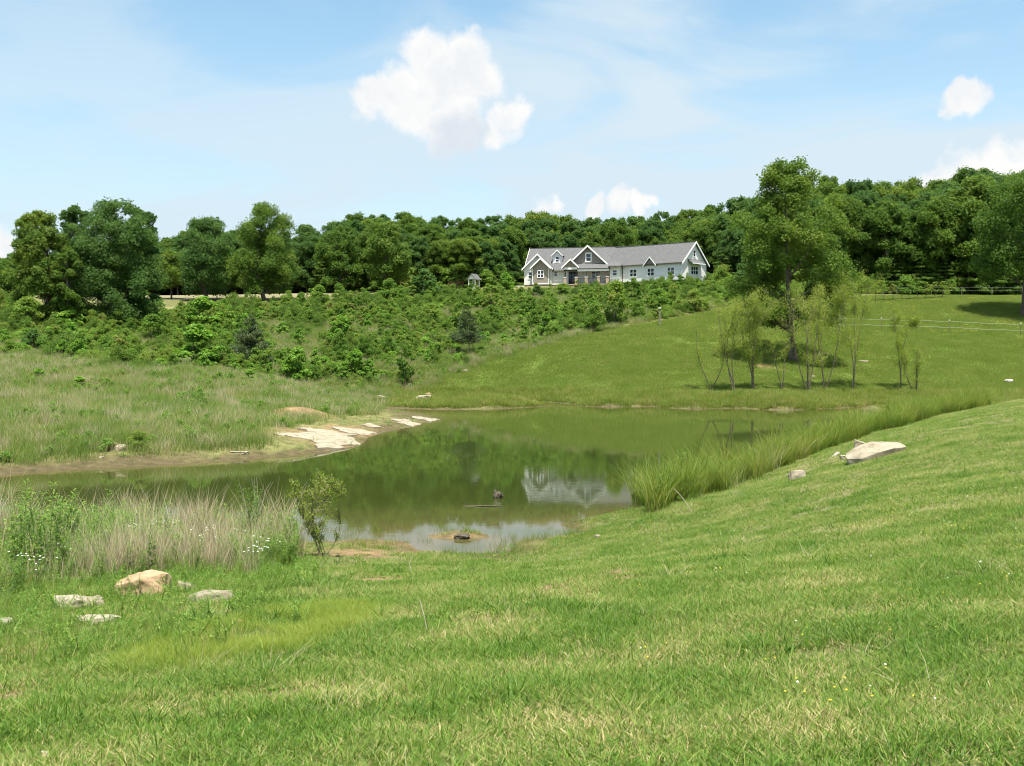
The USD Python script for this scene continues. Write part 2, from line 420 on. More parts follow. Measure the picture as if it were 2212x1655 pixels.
# ------------------------------------------------------------------ water
wx, wy = np.arange(-32, 47, .5), np.arange(25.5, 108, .5)
WX, WY = np.meshgrid(wx, wy, indexing='ij')
WZ = height(WX, WY)
wet = WZ < .06
from scipy.ndimage import label as _lab, binary_dilation
cellw = wet[:-1, :-1] | wet[1:, :-1] | wet[:-1, 1:] | wet[1:, 1:]
lab, nl = _lab(cellw, structure=np.ones((3, 3)))
main_ = np.argmax(np.bincount(lab.ravel())[1:]) + 1
cells = binary_dilation(lab == main_, iterations=2) | (cellw & (WY[:-1, :-1] < 33))
wi, wj = np.nonzero(cells)
q0 = wi * len(wy) + wj
wf = np.stack([q0, q0 + len(wy), q0 + len(wy) + 1, q0 + 1], 1)
wv = np.stack([WX, WY, 0 * WX], -1).reshape(-1, 3)
use = np.unique(wf)
remap = np.zeros(len(wv), int); remap[use] = np.arange(len(use))
wv, wf = wv[use], remap[wf]
mat('water', {
    'g': ('geometry', {}), 'a': ('attribute', {'attribute': 'depth'}),
    'mp': ('mapping', {'mapping_type': 'point', 'scale': (1.0, 2.3, 1.0)}), 'n': ('noise_texture', {'scale': 1.6, 'detail': 3.0, 'roughness': .5}),
    'mp2': ('mapping', {'mapping_type': 'point', 'scale': (.10, .16, 1.0)}), 'n2': ('noise_texture', {'scale': 1.0, 'detail': 2.0}),
    'wr': ('map_range', {'from_min': .42, 'from_max': .66, 'to_min': .10, 'to_max': .55, 'clamp': True}),
    'b': ('bump', {'distance': .0035}), 'rp': ('rgb_ramp', {'ramp': [(0, (.085, .066, .028)), (.15, (.052, .053, .016)), (.45, (.030, .040, .009)), (1, (.024, .035, .007))]}),
    'p': ('principled_bsdf', {'roughness': .03, 'ior': 1.333})},
    [('g.position', 'mp.vector'), ('mp.vector', 'n.vector'), ('g.position', 'mp2.vector'), ('mp2.vector', 'n2.vector'), ('n2.fac', 'wr.value'), ('wr.result', 'b.strength'),
     ('n.fac', 'b.height'), ('b.normal', 'p.normal'), ('a.fac', 'rp.fac'), ('rp.color', 'p.base_color')])
water = usdkit.mesh(stage, '/World/pond_water', (wv, wf), M['water'], True)
UsdGeom.PrimvarsAPI(water).CreatePrimvar('depth', Sdf.ValueTypeNames.FloatArray, 'vertex').Set(Vt.FloatArray.FromNumpy(np.clip(-height(wv[:, 0], wv[:, 1]) / 1.3, 0, 1).astype(np.float32)))
tag(water, 'still green pond water in the hollow', kind='structure')

# ------------------------------------------------------------------ foliage tools and materials
def leaf_mat(name, ramp, transl=.3, rough=.5, patch=.25, pscale=.35, spec=.14, orand=.30):
    return mat(name, {
        't': ('attribute', {'attribute': 'tint'}), 'g': ('geometry', {}), 'o': ('object_info', {}),
        'n': ('noise_texture', {'scale': pscale, 'detail': 3.0}),
        'k': ('math', {'math_type': 'multiply_add', 'value2': patch * 2, 'value3': -patch}), 'k2': ('math', {'math_type': 'multiply_add', 'value2': orand, 'value3': -orand / 2}),
        's': ('math', {'math_type': 'add'}), 's2': ('math', {'math_type': 'add', 'use_clamp': True}),
        'r': ('rgb_ramp', {'ramp': ramp}),
        'tr': ('hsv', {'hue': .495, 'saturation': 1.08, 'value': 1.4}),
        'p': ('principled_bsdf', {'roughness': rough, 'specular_ior_level': spec}), 'l': ('translucent_bsdf', {}), 'm': ('mix_closure', {'fac': transl})},
        [('g.position', 'n.vector'), ('n.fac', 'k.value1'), ('o.random', 'k2.value1'), ('k.value', 's.value1'), ('k2.value', 's.value2'), ('s.value', 's2.value1'), ('t.fac', 's2.value2'),
         ('s2.value', 'r.fac'), ('r.color', 'p.base_color'), ('r.color', 'tr.color'), ('tr.color', 'l.color'), ('p.BSDF', 'm.closure1'), ('l.BSDF', 'm.closure2')], surface='m.closure')


leaf_mat('forest_leaf', [(0, (.056, .112, .022)), (.45, (.098, .170, .030)), (.8, (.140, .208, .038)), (1, (.185, .225, .047))], transl=.48, patch=.3)
leaf_mat('oak_leaf', [(0, (.052, .108, .018)), (.45, (.092, .162, .027)), (.8, (.145, .208, .034)), (1, (.23, .26, .045))], transl=.46)
leaf_mat('blue_leaf', [(0, (.044, .100, .025)), (.5, (.078, .152, .036)), (1, (.130, .200, .050))], transl=.46)
leaf_mat('bright_leaf', [(0, (.10, .21, .030)), (.5, (.165, .30, .044)), (1, (.28, .41, .08))], transl=.46)
leaf_mat('bush_leaf', [(0, (.080, .160, .026)), (.35, (.130, .225, .036)), (.7, (.185, .270, .048)), (.9, (.23, .265, .06)), (1, (.25, .21, .085))], transl=.46, patch=.5, pscale=.22, orand=.5)
leaf_mat('pine_leaf', [(0, (.045, .075, .030)), (.5, (.075, .11, .042)), (1, (.12, .15, .055))], transl=.2)
leaf_mat('willow_leaf', [(0, (.14, .20, .032)), (.5, (.21, .28, .045)), (1, (.32, .36, .08))], transl=.45)
leaf_mat('lawn_blade', [(0, (.050, .122, .015)), (.32, (.098, .190, .025)), (.60, (.172, .255, .043)), (.77, (.30, .290, .105)), (1, (.52, .43, .24))], transl=.34, patch=.5, pscale=.7, rough=.45, orand=.25)
leaf_mat('field_blade', [(0, (.105, .172, .026)), (.45, (.145, .212, .036)), (.8, (.195, .240, .050)), (1, (.30, .275, .11))], transl=.35, patch=.30, pscale=.35, orand=.2)
leaf_mat('meadow_blade', [(0, (.080, .160, .026)), (.45, (.145, .225, .042)), (.78, (.225, .255, .080)), (1, (.40, .34, .19))], transl=.4, patch=.5, pscale=.2)
leaf_mat('dry_blade', [(0, (.25, .215, .12)), (.5, (.39, .335, .21)), (1, (.52, .45, .31))], transl=.3)
leaf_mat('reed_blade', [(0, (.080, .145, .022)), (.5, (.150, .215, .034)), (.85, (.24, .25, .055)), (1, (.42, .34, .16))], transl=.4, patch=.4, pscale=.6)
leaf_mat('weed_leaf', [(0, (.080, .165, .030)), (.5, (.145, .26, .046)), (1, (.24, .33, .07))], transl=.4)


def bark(name, c1, c2, scale=6.0):
    return mat(name, {'g': ('geometry', {}), 'mp': ('mapping', {'mapping_type': 'point', 'scale': (1, 1, .25)}), 'n': ('noise_texture', {'scale': scale, 'detail': 6.0, 'roughness': .65}),
                      'r': ('rgb_ramp', {'ramp': [(.3, c1), (.7, c2)]}), 'b': ('bump', {'strength': .7, 'distance': .04}), 'p': ('principled_bsdf', {'roughness': .9, 'specular_ior_level': .2})},
               [('g.position', 'mp.vector'), ('mp.vector', 'n.vector'), ('n.fac', 'r.fac'), ('r.color', 'p.base_color'), ('n.fac', 'b.height'), ('b.normal', 'p.normal')])


bark('oak_bark', (.05, .04, .03), (.17, .14, .11))
bark('grey_bark', (.09, .08, .07), (.24, .22, .19))
bark('willow_bark', (.07, .056, .04), (.21, .17, .125), 14)


def tube(points, radii, sides=6):
    p = np.asarray(points, float)
    t = norm(np.gradient(p, axis=0))
    a = norm(np.cross(t, np.where(np.abs(t[:, 2:]) < .9, [0, 0, 1.0], [1.0, 0, 0])))
    b = np.cross(t, a)
    ang = np.arange(sides) * 2 * np.pi / sides
    r = np.broadcast_to(radii, (len(p),))
    v = p[:, None] + r[:, None, None] * (np.cos(ang)[None, :, None] * a[:, None] + np.sin(ang)[None, :, None] * b[:, None])
    i, j = np.meshgrid(np.arange(len(p) - 1), np.arange(sides), indexing='ij')
    q = np.stack([i * sides + j, i * sides + (j + 1) % sides, (i + 1) * sides + (j + 1) % sides, (i + 1) * sides + j], -1).reshape(-1, 4)
    f = np.vstack([q[:, [0, 1, 2]], q[:, [0, 2, 3]]])
    return trimesh.Trimesh(v.reshape(-1, 3), f, process=False)


def bend(a, b, sag, rng, k=5):
    a, b = np.asarray(a, float), np.asarray(b, float)
    t = np.linspace(0, 1, k)[:, None]
    p = a + (b - a) * t
    p += np.sin(np.pi * t) * np.array([rng.normal(0, .06), rng.normal(0, .06), sag]) * np.linalg.norm(b - a)
    return p


def leaf_cards(pos, nrm, length, width, rng, fold=.25):
    """Bent rhombic leaves, two triangles each. Returns (vertices, faces)."""
    n = len(pos)
    t = norm(np.cross(nrm, rng.normal(size=(n, 3))))
    s = np.cross(nrm, t)
    L = (length * rng.uniform(.65, 1.3, n))[:, None]
    W = (width * rng.uniform(.65, 1.3, n))[:, None]
    base = pos - t * L * .5
    tip = pos + t * L * .5 - nrm * L * fold
    v = np.stack([base, pos + s * W * .5 + nrm * W * .1, tip, pos - s * W * .5 + nrm * W * .1], 1).reshape(-1, 3)
    k = np.arange(n)[:, None] * 4
    f = np.concatenate([k + [0, 1, 3], k + [1, 2, 3]], 0)
    return v, f


def clumped(clumps, count, length, width, rng, up=.5, flat=.95, hole=0.0):
    """Leaves over the shells of clumps [(centre, radius)]: light tops, hollow dark undersides, gaps between clumps."""
    c = np.array([x[0] for x in clumps]); r = np.array([x[1] for x in clumps])
    k = rng.choice(len(c), count, p=r ** 2 / (r ** 2).sum())
    d = norm(rng.normal(size=(count, 3)))
    low = d[:, 2] < -.55
    d[:, 2] = np.where(low, -d[:, 2] * rng.uniform(.2, 1, count), d[:, 2])
    rad = r[k] * (1.04 - np.abs(rng.normal(0, .34, count))) * (1 + .35 * (meshkit.noise(c[k] * 3 + d * 2.6, 4) - .5) * 2)
    off = d * rad[:, None] * np.array([1, 1, flat])
    pos = c[k] + off + rng.normal(0, .10, (count, 3)) * r[k][:, None]
    nrm = norm(d * .5 + np.array([0, 0, up * .7]) + rng.normal(0, .6, (count, 3)))
    v, f = leaf_cards(pos, nrm, length, width, rng)
    tone = rng.uniform(.2, .8, len(c))[k] * .5 + rng.uniform(0, 1, count) * .45
    return v, f, np.repeat(tone, 4)


def crown_clumps(H, R, hb, n, rng, rc=(.16, .30), power=.62, skew=.36, top=.95):
    """Clump centres through an uneven crown between heights hb and H."""
    out = []
    lob = rng.uniform(.72, 1.15, 9)
    for _ in range(n):
        t = rng.uniform(0, 1) ** .85
        prof = max(.1, 1 - abs((t - skew) / .68) ** 2) ** power
        ang = rng.uniform(0, 2 * math.pi)
        lobf = np.interp(ang / (2 * math.pi) * 9, np.arange(10), np.append(lob, lob[0]))
        rr = R * prof * lobf * math.sqrt(rng.uniform(.03, 1))
        rad = R * rng.uniform(*rc) * (.65 + .5 * prof)
        out.append((np.array([rr * math.cos(ang), rr * math.sin(ang), hb + t * (H * top - hb)]), rad))
    return out


def make_broadleaf(parent, seed, H, R, hb, n_clump, n_leaf, leaf, leafmat, barkmat='oak_bark', trunk_r=.25, power=.55, rc=(.16, .30), split=False, limbs=14, lean=0.0, extra=()):
    rng = np.random.default_rng(seed)
    clumps = crown_clumps(H, R, hb, n_clump, rng, rc, power)
    mc = np.mean([c for c, _ in clumps], 0) * [.9, .9, 0]
    clumps = [(c - mc + np.array([lean * R, 0, 0]) * (c[2] / H), r) for c, r in clumps]
    clumps = [(np.array(c, float), r) for c, r in extra] + clumps
    top = np.array([lean * R, rng.normal(0, .05) * R, H * .86])
    tp = bend((0, 0, -.4), top, 0, rng, 9)
    tr = np.interp(np.linspace(0, 1, 9), [0, .05, .4, 1], [trunk_r * 1.55, trunk_r * 1.05, trunk_r * .7, trunk_r * .12])
    parts = [tube(tp, tr, 8)]
    for c, r in clumps[:limbs]:
        h0 = max(hb * .75, min(c[2] - np.hypot(*c[:2]) * rng.uniform(.5, .9), H * .75))
        k = np.interp(h0, tp[:, 2], np.arange(9))
        a = np.array([np.interp(k, np.arange(9), tp[:, i]) for i in range(3)])
        rb = np.interp(k, np.arange(9), tr) * .5
        parts.append(tube(bend(a, c, .06, rng), np.linspace(rb, rb * .2, 5), 5))
    add('trunk', parts, M[barkmat], parent, 60)
    v, f, t = clumped(clumps, n_leaf, leaf, leaf * .62, rng)
    add('crown', (v, f), M[leafmat], parent, False, t)


def make_conifer(parent, seed, H, R, n_whorl, n_leaf, leaf, leafmat='pine_leaf', hb=.08, droop=.12, trunk_r=.12, layered=False):
    rng = np.random.default_rng(seed)
    parts = [tube(bend((0, 0, -.3), (0, 0, H), 0, rng, 6), np.linspace(trunk_r, .015, 6), 7)]
    clumps = []
    for w in range(n_whorl):
        t = (w + .5) / n_whorl
        h = H * (hb + (1 - hb) * t)
        rr = R * (1 - t) ** .8 * rng.uniform(.75, 1.15) + .05 * R
        for k in range(rng.integers(4, 7)):
            a = rng.uniform(0, 2 * math.pi)
            e = np.array([rr * math.cos(a), rr * math.sin(a), h + rr * (.25 if not layered else -droop)])
            s = np.array([0, 0, h - .1 * rr])
            parts.append(tube(bend(s, e, -.03, rng, 4), np.linspace(trunk_r * .25 * (1 - t) + .008, .005, 4), 4))
            for u in (.45, .75, 1.0):
                clumps.append((s + (e - s) * u, rr * .26 * (1.2 - .35 * u) + .05))
    add('trunk', parts, M['oak_bark'], parent, 60)
    v, f, t = clumped(clumps, n_leaf, leaf, leaf * .16 if not layered else leaf * .4, rng, up=.25 if not layered else .7, flat=.8 if not layered else .35)
    add('crown', (v, f), M[leafmat], parent, False, t)


def make_shrub(parent, seed, H, R, n_clump, n_leaf, leaf, leafmat, columnar=False, stems=6):
    rng = np.random.default_rng(seed)
    clumps = []
    for _ in range(n_clump):
        t = rng.uniform(0, 1)
        prof = (1 - t) ** .6 * (.65 + .35 * min(1, t * 3)) if not columnar else (.55 + .45 * math.sin(math.pi * min(1, t * 1.05)))
        a = rng.uniform(0, 2 * math.pi)
        rr = R * prof * math.sqrt(rng.uniform(.05, 1))
        clumps.append((np.array([rr * math.cos(a), rr * math.sin(a), H * (.12 + .82 * t)]), R * rng.uniform(.16, .30)))
    st = []
    for c, r in clumps[:stems]:
        st.append(tube(bend((rng.normal(0, .08) * R, rng.normal(0, .08) * R, -.2), c, .08, rng, 4), np.linspace(.035, .012, 4) * max(1, H / 2.5), 4))
    add('stems', st, M['oak_bark'], parent, 60)
    v, f, t = clumped(clumps, n_leaf, leaf, leaf * .6, rng, up=.45, flat=.85)
    add('leaves', (v, f), M[leafmat], parent, False, t)


def shrub_mesh(seed, H, R, n_clump, n_leaf, leaf, aspect=.6):
    rng = np.random.default_rng(seed)
    clumps = []
    for _ in range(n_clump):
        t = rng.uniform(0, 1)
        prof = (1 - t) ** .55
        a = rng.uniform(0, 2 * math.pi)
        rr = R * prof * math.sqrt(rng.uniform(.05, 1))
        clumps.append((np.array([rr * math.cos(a), rr * math.sin(a), H * (.1 + .85 * t)]), R * rng.uniform(.18, .34)))
    return clumped(clumps, n_leaf, leaf, leaf * aspect, rng, up=.45, flat=.8)


def blades(n, spread, hmin, hmax, width, rng, lean=.35, curl=.35, seg=2, tint=(0, 1), disc=False, tintpow=1.0):
    """Grass blades over a patch; each a tapering bent strip."""
    if disc:
        a, r = rng.uniform(0, 2 * np.pi, n), spread * np.sqrt(rng.uniform(0, 1, n))
        base = np.stack([r * np.cos(a), r * np.sin(a), np.zeros(n)], 1)
    else:
        base = np.stack([rng.uniform(-spread, spread, n), rng.uniform(-spread, spread, n), np.zeros(n)], 1)
    h = rng.uniform(hmin, hmax, n)
    az = rng.uniform(0, 2 * np.pi, n)
    d = np.stack([np.cos(az), np.sin(az), 0 * az], 1)
    face = az + rng.uniform(-1.2, 1.2, n) + np.pi / 2
    s = np.stack([np.cos(face), np.sin(face), 0 * az], 1)
    le = np.abs(rng.normal(lean, lean * .6, n))
    cu = np.abs(rng.normal(curl, curl * .6, n))
    rows = []
    for k in range(seg + 1):
        t = k / seg
        p = base + d * (le * t + cu * t * t)[:, None] * h[:, None] + np.array([0, 0, 1.0]) * (h * (t - .35 * cu * t * t))[:, None]
        w = width * (1 - t) ** .7 * (rng.uniform(.7, 1.2, n) if k == 0 else 1)
        p[:, 2] -= .02 if k == 0 else 0
        if k < seg:
            rows += [p - s * (np.asarray(w) / 2)[..., None] if np.ndim(w) else p - s * w / 2, p + s * (np.asarray(w) / 2)[..., None] if np.ndim(w) else p + s * w / 2]
        else:
            rows.append(p)
    v = np.stack(rows, 1)
    m = v.shape[1]
    fs = []
    for k in range(seg - 1):
        fs += [[2 * k, 2 * k + 1, 2 * k + 3], [2 * k, 2 * k + 3, 2 * k + 2]]
    fs.append([2 * (seg - 1), 2 * (seg - 1) + 1, m - 1])
    f = (np.arange(n)[:, None, None] * m + np.array(fs)[None]).reshape(-1, 3)
    t = tint[0] + (tint[1] - tint[0]) * rng.uniform(0, 1, n) ** tintpow
    return v.reshape(-1, 3), f, np.repeat(t, m)


def join(*vft):
    v, f, t, o = [], [], [], 0
    for a, b, c in vft:
        v.append(a); f.append(b + o); t.append(c); o += len(a)
    return np.vstack(v), np.vstack(f), np.concatenate(t)


def mesh_tint(m, t):
    return np.asarray(m.vertices), np.asarray(m.faces), np.full(len(m.vertices), t)


def place(pts_x, pts_y, rng, protos, name, label, cat, smin=.8, smax=1.25, tilt=True, sink=0.0, weights=None, zs=(.8, 1.2)):
    z = height(pts_x, pts_y) - sink
    n = len(pts_x)
    nr = slope_normal(pts_x, pts_y, .4) if tilt else np.tile([0, 0, 1.0], (n, 1))
    s = rng.uniform(smin, smax, n)
    scl = np.stack([s, s, s * rng.uniform(*zs, n)], 1)
    idx = rng.choice(len(protos), n, p=weights)
    return scatter(name, label, cat, protos, np.stack([pts_x, pts_y, z], 1), quats(nr, rng.uniform(0, 2 * np.pi, n)), scl, idx)

# ------------------------------------------------------------------ house
def plain(name, color, rough=.7, noise=None, bump=0.0, scale=6.0, stretch=(1, 1, 1), spec=.3):
    n = {'p': ('principled_bsdf', {'roughness': rough, 'base_color': color, 'specular_ior_level': spec})}
    l = []
    if noise:
        n.update({'g': ('geometry', {}), 'mp': ('mapping', {'mapping_type': 'point', 'scale': stretch}), 'n': ('noise_texture', {'scale': scale, 'detail': 6.0, 'roughness': .65}),
                  'r': ('rgb_ramp', {'ramp': [(.25, tuple(c * (1 - noise) for c in color)), (.75, tuple(min(1, c * (1 + noise)) for c in color))]})})
        l += [('g.position', 'mp.vector'), ('mp.vector', 'n.vector'), ('n.fac', 'r.fac'), ('r.color', 'p.base_color')]
        if bump:
            n['b'] = ('bump', {'strength': .8, 'distance': bump})
            l += [('n.fac', 'b.height'), ('b.normal', 'p.normal')]
    return mat(name, n, l)


def siding(name, color, rows=7.0):
    return mat(name, {'g': ('geometry', {}), 'sx': ('separate_xyz', {}), 'k': ('math', {'math_type': 'multiply', 'value2': rows}), 'fr': ('math', {'math_type': 'fraction'}),
                      'n': ('noise_texture', {'scale': .8, 'detail': 4.0}), 'r': ('rgb_ramp', {'ramp': [(.3, tuple(c * .95 for c in color)), (.7, color)]}),
                      'b': ('bump', {'strength': .5, 'distance': .02}), 'p': ('principled_bsdf', {'roughness': .6})},
               [('g.position', 'sx.vector'), ('sx.z', 'k.value1'), ('k.value', 'fr.value1'), ('fr.value', 'b.height'), ('b.normal', 'p.normal'), ('g.position', 'n.vector'), ('n.fac', 'r.fac'), ('r.color', 'p.base_color')])


siding('white_siding', (.79, .775, .75))
siding('brown_siding', (.275, .240, .195))
plain('white_trim', (.82, .82, .80), .45)
plain('roof_shingle', (.100, .101, .101), .9, .38, .02, 2.6, (1, 1, 2.5))
plain('tan_stone', (.40, .30, .22), .9, .4, .03, 5)
plain('porch_shade', (.05, .045, .04), .8)
plain('dark_door', (.018, .020, .024), .4)
plain('dark_post', (.06, .05, .045), .7)
plain('gutter', (.10, .085, .07), .6)
mat('pane', {'f': ('fresnel', {'IOR': 1.5}), 'd': ('principled_bsdf', {'base_color': (.010, .013, .017), 'roughness': .25}), 'g': ('glossy_bsdf', {'roughness': .03, 'color': (.9, .95, 1)}), 'm': ('mix_closure', {})},
    [('f.fac', 'm.fac'), ('d.BSDF', 'm.closure1'), ('g.BSDF', 'm.closure2')], surface='m.closure')


def box(x0, x1, y0, y1, z0, z1):
    m = trimesh.creation.box([x1 - x0, y1 - y0, z1 - z0])
    m.apply_translation([(x0 + x1) / 2, (y0 + y1) / 2, (z0 + z1) / 2])
    return m


def prism(poly, y0, y1):
    """A polygon in the x-z plane, pushed from y0 to y1."""
    m = trimesh.creation.extrude_polygon(Polygon(poly), y1 - y0)
    m.apply_transform(np.array([[1, 0, 0, 0], [0, 0, 1, y0], [0, 1, 0, 0], [0, 0, 0, 1.0]]))
    m.invert() if m.volume < 0 else None
    return m


def slab(p0, p1, p2, p3, th):
    """A roof plane with thickness th, its corners anticlockwise seen from outside."""
    p = np.array([p0, p1, p2, p3], float)
    n = np.cross(p[1] - p[0], p[3] - p[0]); n /= np.linalg.norm(n)
    return trimesh.convex.convex_hull(np.vstack([p, p - n * th]))


def frame_of(T, o, u, n):
    """A wall's own frame: x along u, y into the wall (away from n), z up."""
    R = np.eye(4); R[:3, 0] = u; R[:3, 1] = -np.asarray(n, float); R[:3, 2] = (0, 0, 1); R[:3, 3] = o
    return T @ R


def put(name, meshes, m, parent, T, smooth=False):
    me = trimesh.util.concatenate(meshes if isinstance(meshes, list) else [meshes]).copy()
    me.apply_transform(T)
    return add(name, me, M[m], parent, smooth)


def window(parent, F, x0, x1, z0, z1, cols=1, rows=2, trim=.13):
    fr = [box(x0 - trim, x1 + trim, -.06, -.002, z1, z1 + trim * 1.2), box(x0 - trim, x1 + trim, -.08, -.002, z0 - trim, z0), box(x0 - trim, x0, -.06, -.002, z0, z1), box(x1, x1 + trim, -.06, -.002, z0, z1)]
    for k in range(1, cols):
        xm = x0 + (x1 - x0) * k / cols
        fr.append(box(xm - .07, xm + .07, -.055, -.002, z0, z1))
    for k in range(1, rows):
        zm = z0 + (z1 - z0) * k / rows
        fr.append(box(x0, x1, -.05, -.003, zm - .045, zm + .045))
    w = put('window', fr, 'white_trim', parent, F)
    for i in range(cols):
        for k in range(rows):
            a, b = x0 + (x1 - x0) * i / cols, x0 + (x1 - x0) * (i + 1) / cols
            c, d = z0 + (z1 - z0) * k / rows, z0 + (z1 - z0) * (k + 1) / rows
            put('pane', [box(a + .03, b - .03, -.025, -.008, c + .03, d - .03)], 'pane', w, F)
    return w


def gable(parent, F, xc, half, z_eave, z_apex, depth, wall_z0, mat_wall, over=.35, th=.14, front_over=.45, trim=.24, wall=True, wall_half=None):
    """A gable whose front wall lies in the frame's y = 0 plane; its roof runs back over depth."""
    wh = wall_half or half - over
    k = (z_apex - z_eave) / half
    if wall:
        za = z_apex - .16
        ze = za - k * wh
        poly = [(xc - wh, wall_z0), (xc + wh, wall_z0), (xc + wh, ze), (xc, za), (xc - wh, ze)] if ze > wall_z0 + .05 else [(xc - wh, ze), (xc + wh, ze), (xc, za)]
        g = put('gable_wall', prism(poly, 0, .25), mat_wall, parent, F)
    r = put('gable_roof', [slab((xc - half, -front_over, z_eave), (xc, -front_over, z_apex), (xc, depth, z_apex), (xc - half, depth, z_eave), th),
                           slab((xc, -front_over, z_apex), (xc + half, -front_over, z_eave), (xc + half, depth, z_eave), (xc, depth, z_apex), th)], 'roof_shingle', parent, F)
    L = math.hypot(half, z_apex - z_eave)
    tr = trim * L / half
    a = prism([(xc - half - .02, z_eave - tr + .05), (xc - half - .02, z_eave + .05), (xc, z_apex + .05), (xc, z_apex - tr + .05)], -front_over - .06, -front_over - .003)
    b = prism([(xc + half + .02, z_eave - tr + .05), (xc + half + .02, z_eave + .05), (xc, z_apex + .05), (xc, z_apex - tr + .05)], -front_over - .06, -front_over - .003)
    put('rake_board', a, 'white_trim', r, F)
    put('rake_board', b, 'white_trim', r, F)


house = UsdGeom.Xform.Define(stage, numbered('/World', 'house'))
tag(house, 'long white and brown gabled house with grey shingle roof on the hilltop', 'house')
A0 = math.radians(-13)
HX, HY = (1174 / 1.0344 - CX) / FPX * 190, 190.0
HZ = 17.15
T = np.eye(4); T[:2, :2] = [[math.cos(A0), -math.sin(A0)], [math.sin(A0), math.cos(A0)]]; T[:3, 3] = (HX, HY, HZ)
F0 = T                                                     # main front: x along the front, y inwards


def shift(F, y):
    S = np.eye(4); S[1, 3] = y
    return F @ S


put('foundation', [box(.1, 19.6, .1, 10.4, -2.2, -.02), box(.1, 5.1, -1.1, .1, -2.2, -.02), box(1.95, 4.9, -2.1, -1.1, -2.2, -.02), box(16.35, 18.0, -1.9, .1, -2.2, -.02)], 'tan_stone', house, T)
put('front_wall', [box(0, 19.8, 0, .25, 0, 3.0)], 'white_siding', house, T)
put('back_wall', [box(0, 19.8, 10.2, 10.5, 0, 3.0)], 'white_siding', house, T)
put('end_wall', prism([(0, 0), (10.0, 0), (10.0, 3.0), (5.0, 7.1), (0, 3.0)], 0, .25), 'white_siding', house, frame_of(T, (0, 10.25, 0), (0, -1, 0), (-1, 0, 0)))
put('end_wall', prism([(0, 0), (10.0, 0), (10.0, 3.0), (5.0, 7.1), (0, 3.0)], 0, .25), 'white_siding', house, frame_of(T, (19.8, .25, 0), (0, 1, 0), (1, 0, 0)))
ZE, ZR = 3.0, 7.4
roof = put('roof', [slab((-.25, -.45, ZE - .35), (20.35, -.45, ZE - .35), (20.35, 5.25, ZR), (-.25, 5.25, ZR), .16), slab((20.35, 10.95, ZE - .35), (-.25, 10.95, ZE - .35), (-.25, 5.25, ZR), (20.35, 5.25, ZR), .16)], 'roof_shingle', house, T)
put('ridge_cap', [box(-.27, 20.37, 5.1, 5.4, ZR - .04, ZR + .05)], 'roof_shingle', roof, T)
put('rake_board', [slab((-.32, -.45, ZE - .33), (-.256, -.45, ZE - .33), (-.256, 5.25, ZR + .02), (-.32, 5.25, ZR + .02), .26)], 'white_trim', roof, T)
put('gutter', [box(5.3, 7.6, -.56, -.455, ZE - .52, ZE - .36)], 'gutter', roof, T)
# left white gable with the brown gable standing before it
F1 = shift(T, -1.2)
put('side_wall', box(0, .2, -.95, .0, 0, 3.0), 'white_siding', house, T)
put('side_wall', box(5.0, 5.2, -.95, .0, 0, 3.0), 'white_siding', house, T)
gable(house, F1, 2.6, 2.95, 2.9, 5.75, 4.0, 0, 'white_siding')
window(house, F1, .85, 1.5, 1.15, 2.35)
F2 = shift(T, -2.3)
put('side_wall', box(1.85, 2.05, -2.05, -1.2, 0, 2.9), 'brown_siding', house, T)
put('side_wall', box(4.75, 4.95, -2.05, -1.2, 0, 2.9), 'brown_siding', house, T)
gable(house, F2, 3.4, 1.95, 3.0, 4.85, 2.6, 0, 'brown_siding', wall_half=1.55)
put('corner_board', [box(4.86, 5.0, -.05, .1, 0, 3.0)], 'white_trim', house, F2)
put('corner_board', [box(1.80, 1.94, -.05, .1, 0, 3.0)], 'white_trim', house, F2)
put('skirt_board', [box(1.95, 4.86, -.05, -.003, 0, .22)], 'white_trim', house, F2)
window(house, F2, 2.85, 3.85, 1.3, 2.45, 2, 2)
window(house, F0, 5.55, 6.1, 1.65, 2.45)
# dormer
FD = shift(T, 1.35)
gable(house, FD, 5.85, 1.08, 5.55, 6.62, 3.3, 3.85, 'white_siding', over=.2, trim=.16, front_over=.3, wall_half=.88)
put('dormer_cheek', [prism([(4.97, 3.85), (5.12, 3.85), (5.12, 5.6), (4.97, 5.6)], .25, 2.9)], 'white_siding', house, FD)
put('dormer_cheek', [prism([(6.58, 3.85), (6.73, 3.85), (6.73, 5.6), (6.58, 5.6)], .25, 2.9)], 'white_siding', house, FD)
window(house, FD, 5.55, 6.15, 4.4, 5.35, trim=.14)
# middle gable
FM = shift(T, .2)
gable(house, FM, 11.85, 3.75, 3.75, 7.25, 5.0, 3.6, 'brown_siding', trim=.26, front_over=.55, wall_half=3.3)
window(house, FM, 11.55, 12.35, 4.35, 5.65, trim=.22)
